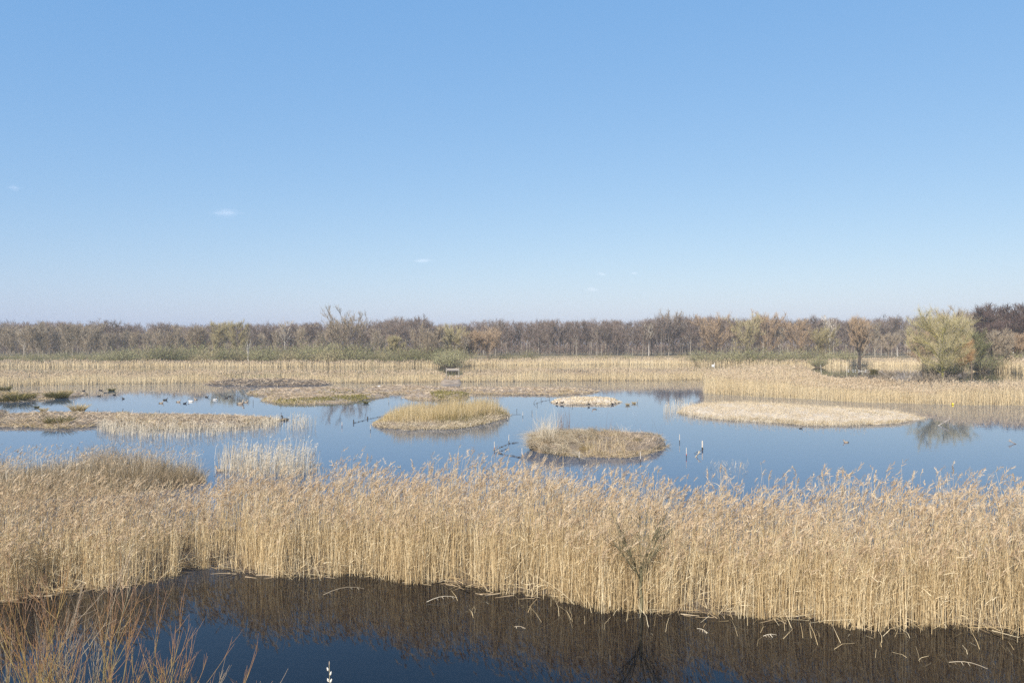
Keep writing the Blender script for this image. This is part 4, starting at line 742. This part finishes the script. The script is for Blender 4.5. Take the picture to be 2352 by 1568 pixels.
# ------------------------------------------------------------------ stakes, ropes, platform, buoy
def stake(x, y, h, label, lean=0., mat='palewood', band=None, r=.019):
    t_ = thing('stake', label, 'stake', atf(x, y), 'wooden stakes in the lake')
    mb = MB(); mb.tubes(np.array([[(0, 0, -.3), (0, 0, h * .32)]]), np.array([[r, r]]), 6); link('wet_foot', mb.mesh('wet_foot', [M['wetwood']]), t_)
    mb = MB(); mb.tubes(np.array([[(0, 0, h * .32), (lean * h, 0, h), (lean * h, 0, h + .008)]]), np.array([[r * .94, r * .85, .002]]), 6); link('shaft', mb.mesh('shaft', [M[mat]]), t_)
    if band: mb = MB(); mb.tubes(np.array([[(0, 0, h * .28), (0, 0, h * .38)]]), np.array([[r * 1.12, r * 1.12]]), 6); link('band', mb.mesh('band', [M[band]]), t_)
for a_ in [(926, 1077, .42, 'stake by the flattened end of the grassy island'), (1177, 1069, .33, 'pale stake before the straw rim of the grassy island'), (1200, 1052, .25, 'short stake tucked against the grassy island'), (1223, 1061, .3, 'pale stake off the front corner of the grassy island'), (1269, 1051, .32, 'stake off the thin end of the grassy island'), (1307, 1042, .4, 'stake in open water beyond the grassy island'), (1292, 1029, .28, 'small dark stake behind the thin end of the grassy island', 0, 'wetwood'), (1330, 1034, .3, 'dark lone stake between the grassy island and the gravel islet', 0, 'wetwood'),
        (1236, 1126, .5, 'pale stake where two weedy ropes meet', 0, 'palewood', 'red'), (1272, 1108, .5, 'pale stake at the far end of the straight rope'), (1305, 1143, .48, 'stake at the end of the sagging rope by the nearest island'), (972, 1008, .35, 'stake in the gap between the back row islands', 0, 'wood'), (1047, 1001, .38, 'pale stake on the edge of the short mossy islet'), (1125, 997, .42, 'pale stake on the moss of the short islet'), (1353, 1002, .35, 'stake midway on the rope before the gravel islet', 0, 'wetwood'), (1374, 999, .3, 'stake nearest the gravel islet on the rope', 0, 'wetwood'), (1343, 1013, .3, 'stake before the leaning one near the gravel islet', 0, 'wetwood'), (1335, 1008, .4, 'leaning dark stake at the open end of the rope', .6, 'wetwood'),
        (1448, 1152, .48, 'white topped stake before the slumped straw of the nearest island'), (1601, 1155, .5, 'white topped stake before the brown herbs of the nearest island'), (1699, 1107, .52, 'lone stake in open water past the nearest island'), (1756, 1125, .52, 'thick pale stake holding the short rope in open water', 0, 'palewood', None, .042), (1716, 1144, .52, 'pale stake with a red band at its waterline', 0, 'palewood', 'red'), (1431, 1016, .25, 'dark stake before the gravel islet', 0, 'wetwood'), (1524, 1014, .2, 'pale peg before the tail of the gravel islet'), (1537, 997, .55, 'tall thin stick behind the tail of the gravel islet', 0, 'wood', None, .018), (1569, 1014, .4, 'stick rising from a brown tuft past the gravel islet', 0, 'wood', None, .02), (1594, 1008, .45, 'last stick past the gravel islet', .1, 'wood', None, .022),
        (633, 1009, .38, 'dark stake by the two grey geese', 0, 'wetwood'), (702, 1011, .45, 'dark stake at the straw end of the vivid mossy island', 0, 'wetwood'), (790, 1009, .4, 'pale stake before the vivid mossy island'), (875, 1010, .35, 'pale stake off the tail of the vivid mossy island'), (703, 1048, .55, 'dark stake at the end of the long low island beside a goose', 0, 'wetwood'), (733, 1050, .3, 'small dark stake past the goose', 0, 'wetwood'), (855, 1067, .35, 'pale topped stake alone in open water', 0, 'palewood', 'red'), (884, 1057, .25, 'squat dark stake on the rope to the grassy island', 0, 'wetwood', None, .04), (919, 1047, .2, 'squat dark stake nearest the grassy island on the rope', 0, 'wetwood', None, .05),
        (40, 1018, .45, 'dark stake in the channel behind the long low island', 0, 'wetwood'), (80, 1023, .62, 'taller dark stake beside the floating green patch', .08, 'wetwood'), (145, 1076, .6, 'pale stake before the dark tussock of the long low island', 0, 'wood'), (186, 1022, .75, 'white tall stick by the golden tussock', -.1, 'palewood', None, .025), (306, 1036, .5, 'thin leaning stake at the back of the long low island', .12, 'wetwood', None, .025), (244, 1028, .3, 'short stake at the back of the long low island', 0, 'wood'), (398, 1036, .35, 'thin stake at the middle of the long low island', 0, 'wetwood', None, .022), (2230, 1057, .42, 'thin white stake at the tail of the bleached island', 0, 'palewood', None, .02), (2374, 1054, .5, 'grey stake before the mirrored reed wall', 0, 'wood')]:
    stake(*a_)
def rope(pts, label, sag=.0, debris=14):
    t_ = thing('rope', label, 'rope', (0, 0, 0), 'weedy ropes between stakes'); A = np.array([atf(*p_[:2], p_[2] if len(p_) > 2 else .03) for p_ in pts]); P = Strip.res(A, 14); P[:, 2] = np.maximum(.012, P[:, 2] - sag * np.sin(np.linspace(0, math.pi, 14)))
    mb = MB(); mb.tubes(P[None], np.full((1, 14), .008), 5); link('line', mb.mesh('line', [M['rope']]), t_)
    mb = MB()
    for k in range(debris):
        g = R.random() ** .8; q = P[min(13, int(g * 13))] + R.normal(0, .04, 3) * np.array([1, 1, 0]); q[2] = max(q[2], .015); mb.box(q, (R.uniform(.03, .11), .03, R.uniform(.015, .04)), rz=R.uniform(0, 3))
    if not debris: return
    d_ = link('weed', mb.mesh('weed', [M['rope']]), t_); d_['kind'] = 'stuff'
rope([(1237, 1126, .1), (1272, 1108, .12)], 'straight weedy rope between two pale stakes in the middle lake'); rope([(1240, 1128), (1262, 1136), (1285, 1139), (1304, 1143)], 'sagging floating rope leading to the nearest island', debris=22); rope([(1273, 1108), (1285, 1106), (1297, 1105)], 'short loose rope end trailing from the far stake', debris=8)
rope([(884, 1057), (902, 1052), (919, 1047), (938, 1043), (958, 1039)], 'dark line of floats leading to the end of the grassy island', debris=26); rope([(1755, 1125, .1), (1735, 1133)], 'short rope dangling from the thick pale stake', debris=6); rope([(1334, 1010), (1353, 1003), (1374, 999)], 'thin rope before the gravel islet', debris=8); rope([(1278, 1036), (1302, 1035)], 'pale floating pole off the thin end of the grassy island', debris=0)

q = at(1039, 878); D = 117.0; zr = top_z(844.5, D); c = col_at(1039.5, D); t_ = thing('platform', 'small weathered wooden platform with a top rail in the gap of the reeds', 'platform', c, None)
def pt(name, c_, s_, mat='wood', rz=0.): mb = MB(); mb.box(c_, s_); link(name, mb.mesh(name, [M[mat]]), t_)
for sx in (-.92, .92): pt('post', (sx, 0, zr / 2), (.1, .1, zr))
for sx in (-.5, .5): pt('post', (sx, .6, (zr - .35) / 2), (.1, .1, zr - .35))
pt('rail', (0, 0, zr + .035), (2.1, .09, .07), 'wetwood'); pt('beam', (0, -.05, zr - .5), (1.7, .07, .1), 'wetwood')
for k in range(6): pt('plank', (-.72 + .29 * k, .25, zr - .42), (.27, .9, .04), 'wood')
pt('side_board', (.02, -.06, zr - .22), (1.65, .03, .26), 'wood'); pt('brace', (-.92, .3, .9), (.06, .7, .06))
def rock(name, r, mat, seed=0):
    mb = MB(); k = np.linspace(-1, 1, 7); P = np.stack([np.zeros(7), np.zeros(7), k * r * .8], 1); mb.tubes(P[None], (np.sqrt(np.maximum(1 - k ** 2, .02)) * r * R.uniform(.85, 1.15, 7))[None], 9); return mb.mesh(name, [M[mat]], True)
tag(link('boulder', rock('boulder', .2, 'pale'), None, atf(1120, 956, .1)), 'pale round stone at the waterline under the platform', 'stone')
t_ = thing('buoy', 'small yellow float at the foot of the reed wall', 'buoy', atf(2382, 1012), None)
k = np.linspace(-1, 1, 8); mb = MB(); mb.tubes(np.stack([np.zeros(8), np.zeros(8), .07 + k * .09], 1)[None], (np.sqrt(np.maximum(1 - k ** 2, .01)) * .10)[None], 10); link('float', mb.mesh('float', [M['yellow']], True), t_)
mb = MB(); mb.tubes(np.array([[(0, 0, .15), (0, 0, .2), (0, 0, .205)]]), np.array([[.03, .03, .002]]), 6); link('eyelet', mb.mesh('eyelet', [M['yellow']]), t_)
# dead branches in water
def branch(x, y, L, rz, label, mat='greytwig', up=.5, n=5):
    t_ = thing('dead_branch', label, 'branch', atf(x, y), 'dead branches in the water', rz); C = curve((0, 0, -.1), (1, 0, up), L, .1, 6); mb = MB(); mb.tubes(C[None], np.linspace(.045, .012, 6)[None], 5); link('limb', mb.mesh('limb', [M[mat]]), t_)
    for k in range(n):
        q0, dd = shoot_at(C, R.uniform(.25, .95)); dd /= np.linalg.norm(dd); mb = MB(); mb.tubes(curve(q0, dd + R.normal(0, .6, 3) + np.array([0, 0, .5]), L * R.uniform(.2, .5), .2, 5)[None], np.linspace(.02, .006, 5)[None], 4); link('twig', mb.mesh('twig', [M[mat]]), t_)
branch(2340, 1063, 1.2, .2, 'pale forked branch lying in the water before the mirrored willow'); branch(2053, 930, 1.6, 1.2, 'bleached upright branch in the olive pond', 'palebark', 2.); branch(2117, 929, 1.5, 1.2, 'thin white stick standing in the olive pond', 'palebark', 4., 2); branch(2140, 928, 3.0, .1, 'long submerged branch where gulls rest in the olive pond', 'palebark', .12, 4); branch(2230, 945, 2.2, 2.5, 'fallen grey bough at the foot of the largest willow', 'greytwig', .6, 7); branch(1120, 1040, .6, .1, 'small bare twig standing beside the grassy island', 'greytwig', 1.5, 3); branch(2550, 1110, .6, 2.6, 'pale dead branch in open water at the picture edge', 'greytwig', .5, 6); branch(1735, 1142, .5, .4, 'pale tangled stalks by the stake with a red band', 'palereed', 1.0, 6)

# ------------------------------------------------------------------ birds
def bird_mesh(name, mat, L=.5, neck=.16, up=.55, kind='duck'):
    """one loft from tail over body, breast, neck and head to the bill"""
    b_ = L; hz = .10 * L + neck
    P = [(-.52 * b_, 0, .14 * b_), (-.47 * b_, 0, .13 * b_), (-.32 * b_, 0, .09 * b_), (-.1 * b_, 0, .07 * b_), (.14 * b_, 0, .07 * b_), (.28 * b_, 0, .11 * b_), (.33 * b_, 0, .2 * b_ + neck * .25), (.34 * b_, 0, .2 * b_ + neck * .7), (.37 * b_, 0, .22 * b_ + neck * .98), (.44 * b_, 0, .22 * b_ + neck * .98), (.52 * b_, 0, .2 * b_ + neck * .9), (.585 * b_, 0, .19 * b_ + neck * .86)]
    r = np.array([.008, .05, .13, .185, .18, .13, .075, .06, .075, .07, .03, .008]) * b_
    if kind == 'swan': r[6:10] *= .62
    return lathe_path(P, r, 9, mat, name, along=np.linspace(0, 1, 12), flat=.95)
BM = {k: bird_mesh(k, k_, L, n_, kind=kd) for k, k_, L, n_, kd in (('coot', 'darkduck', .42, .07, 'duck'), ('duck', 'brownduck', .48, .12, 'duck'), ('pintail', 'greyduck', .52, .10, 'duck'), ('goose', 'brownduck', .78, .26, 'duck'), ('darkgoose', 'darkduck', .62, .2, 'duck'), ('gull', 'gull', .36, .05, 'duck'), ('swan', 'swan', 1.25, .55, 'swan'))}
def bird(x, y, k, label, rz=0., z=0., name='duck', sc=1., cat='bird'):
    tag(link(name, BM[k], None, atf(x, y, z), rz, sc), label, cat, 'birds on the water')
for a_ in [(551, 1178, 'duck', 'brown duck with raised neck, nearest bird, beside the thin bleached reeds', math.pi, 0, 'duck', 1.05), (248, 990, 'coot', 'black duck in open water below the small green rush clump', .4), (308, 997, 'coot', 'dark duck alone, farthest out from the rush clump', 2.6, 0, 'duck', 1.1), (253, 976, 'coot', 'dark duck just before the reeds by the rush clump', 0), (286, 987, 'coot', 'dark duck beside a stick near the rush clump', 1.), (245, 975, 'duck', 'small brown duck next to the dark one by the reeds', 3.), (209, 977, 'coot', 'dark duck at the tip of the mud spit', .2), (263, 982, 'duck', 'brown duck between the rush clump and open water', 1.2),
        (413, 1000, 'coot', 'dark duck of the flock, farthest towards the mud spit', .1, 0, 'duck', 1.2), (403, 1008, 'duck', 'brown duck nearest the long low island in the flock', .2), (446, 1005, 'duck', 'brown duck swimming behind a black one in the flock', 0), (462, 1009, 'coot', 'round black coot in the flock', 1.), (477, 1004, 'pintail', 'white sided duck in the middle of the flock', 3., 0, 'duck', 1.1), (489, 999, 'duck', 'brown duck with raised head in the flock', 2.8), (517, 993, 'coot', 'dark duck at the far side of the flock', 0), (537, 1000, 'pintail', 'pale duck among thin stalks of the flock', .5), (566, 995, 'coot', 'dark coot before the smooth mud hump', 3.), (574, 991, 'coot', 'small dark coot beside mossy tip of the smooth mud hump', .3),
        (601, 1010, 'goose', 'grey goose with white flank facing the vivid mossy island', 0, 0, 'goose', .95), (615, 1006, 'duck', 'pale duck swimming just ahead of the grey goose', 0), (713, 1050, 'darkgoose', 'dark goose in the water off the end of the long low island', math.pi, 0, 'goose', 1.), (675, 1047, 'duck', 'brown goose standing on the tip of the long low island', 1.6, .22, 'duck', 1.1), (616, 1057, 'darkgoose', 'dark goose resting at the fringe of the long low island', 2.4, .1, 'goose', .8), (1425, 996, 'coot', 'black coot drawing a wake behind the gravel islet', 0), (947, 966, 'gull', 'white gull on the crest of the round grey island', .2, .36, 'gull', 1.1), (1300, 976, 'gull', 'gull resting on the long thin island', 0, .3, 'gull'), (1310, 976, 'duck', 'brown duck resting on the long thin island', 1., .3), (1366, 974, 'gull', 'small gull on the crest of the long thin island', 2., .3, 'gull', .8),
        (1392, 1008, 'coot', 'dark duck on the open tip of the gravel islet', 1., .1), (1405, 1007, 'coot', 'second dark duck along the gravel islet', 0, .14), (1472, 1010, 'coot', 'dark duck low on the middle of the gravel islet', 2., .14), (1486, 1008, 'duck', 'brown duck high on the middle of the gravel islet', 3., .26), (1517, 1004, 'coot', 'dark duck on the back of the gravel islet', 0, .14), (1528, 1005, 'duck', 'brown duck near the tail of the gravel islet', .5, .12), (1531, 1010, 'coot', 'dark duck at the tail of the gravel islet', 2.2, .05), (2002, 1071, 'coot', 'tiny dark grebe in open water before the bleached island', 0, 0, 'grebe', .6), (2115, 1106, 'duck', 'small brown duck in a light ripple of the open lake', 3., 0, 'duck', .7),
        (1783, 914, 'swan', 'white swan on the far water before the rust willows', .3, 0, 'swan', .75), (2003, 913, 'swan', 'second white swan beside the bush in the pond', 1.2, 0, 'swan', .7), (2121, 926, 'gull', 'white gull at the open end of the branch in the olive pond', 0, .08, 'gull', .85), (2133, 926, 'gull', 'white gull second along the branch in the olive pond', 3., .1, 'gull', .85), (2138, 926, 'gull', 'white gull beside another in the middle of the pond branch', .4, .12, 'gull', .85), (2147, 926, 'gull', 'white gull past the middle pair on the pond branch', 2.8, .14, 'gull', .85), (2164, 926, 'gull', 'white gull farthest along the pond branch, near the dark clump', 0, .1, 'gull', .85)]:
    bird(*a_)

# ------------------------------------------------------------------ faint clouds
cm = bpy.data.materials.new('thin cloud'); cm.use_nodes = True; t = cm.node_tree; t.nodes.remove(t.nodes['Principled BSDF'])
df = N_(cm, 'ShaderNodeBsdfDiffuse'); df.inputs[0].default_value = (.9, .88, .9, 1); tp = N_(cm, 'ShaderNodeBsdfTransparent'); mx = N_(cm, 'ShaderNodeMixShader'); lw = N_(cm, 'ShaderNodeLayerWeight'); lw.inputs[0].default_value = .35
mu = N_(cm, 'ShaderNodeMath', operation='MULTIPLY_ADD'); mu.inputs[1].default_value = -.013; mu.inputs[2].default_value = .013; t.links.new(lw.outputs['Facing'], mu.inputs[0])
t.links.new(mu.outputs[0], mx.inputs[0]); t.links.new(tp.outputs[0], mx.inputs[1]); t.links.new(df.outputs[0], mx.inputs[2]); t.links.new(mx.outputs[0], t.nodes['Material Output'].inputs[0])
for x, y, wd, ht, label in [(520, 490, 92, 20, 'largest faint pinkish cloud wisp in the blue sky'), (975, 598, 62, 13, 'thin faint cloud wisp low above the forest, longest of the small ones'), (1382, 630, 30, 9, 'tiny cloud wisp above the forest, partner to another beside it'), (1456, 628, 28, 8, 'tiny cloud wisp farthest along the small pair'), (1358, 664, 36, 10, 'lowest tiny cloud wisp just above the forest'), (35, 432, 40, 14, 'faint cloud wisp near the picture edge')]:
    D = 2600.; mb = MB(); k = np.linspace(-1, 1, 9)
    for j in range(6):
        cx = R.uniform(-.2, .2) * wd * D / F; cz = R.normal(0, .16) * ht * D / F; rx = R.uniform(.14, .3) * wd * D / F; rz_ = R.uniform(.25, .5) * ht * D / F
        if j == 0: cx, cz, rx, rz_ = 0., 0., .5 * wd * D / F, .2 * ht * D / F
        P = np.stack([cx + k * rx, np.full(9, R.normal(0, 4.)), np.full(9, cz)], 1); mb.tubes(P[None], (np.sqrt(np.maximum(1 - k ** 2, .004)) * rz_)[None], 12)
    tag(link('cloud', mb.mesh('cloud', [cm], True), None, col_at(x, D, top_z(y, D))), label, 'cloud', 'faint clouds')
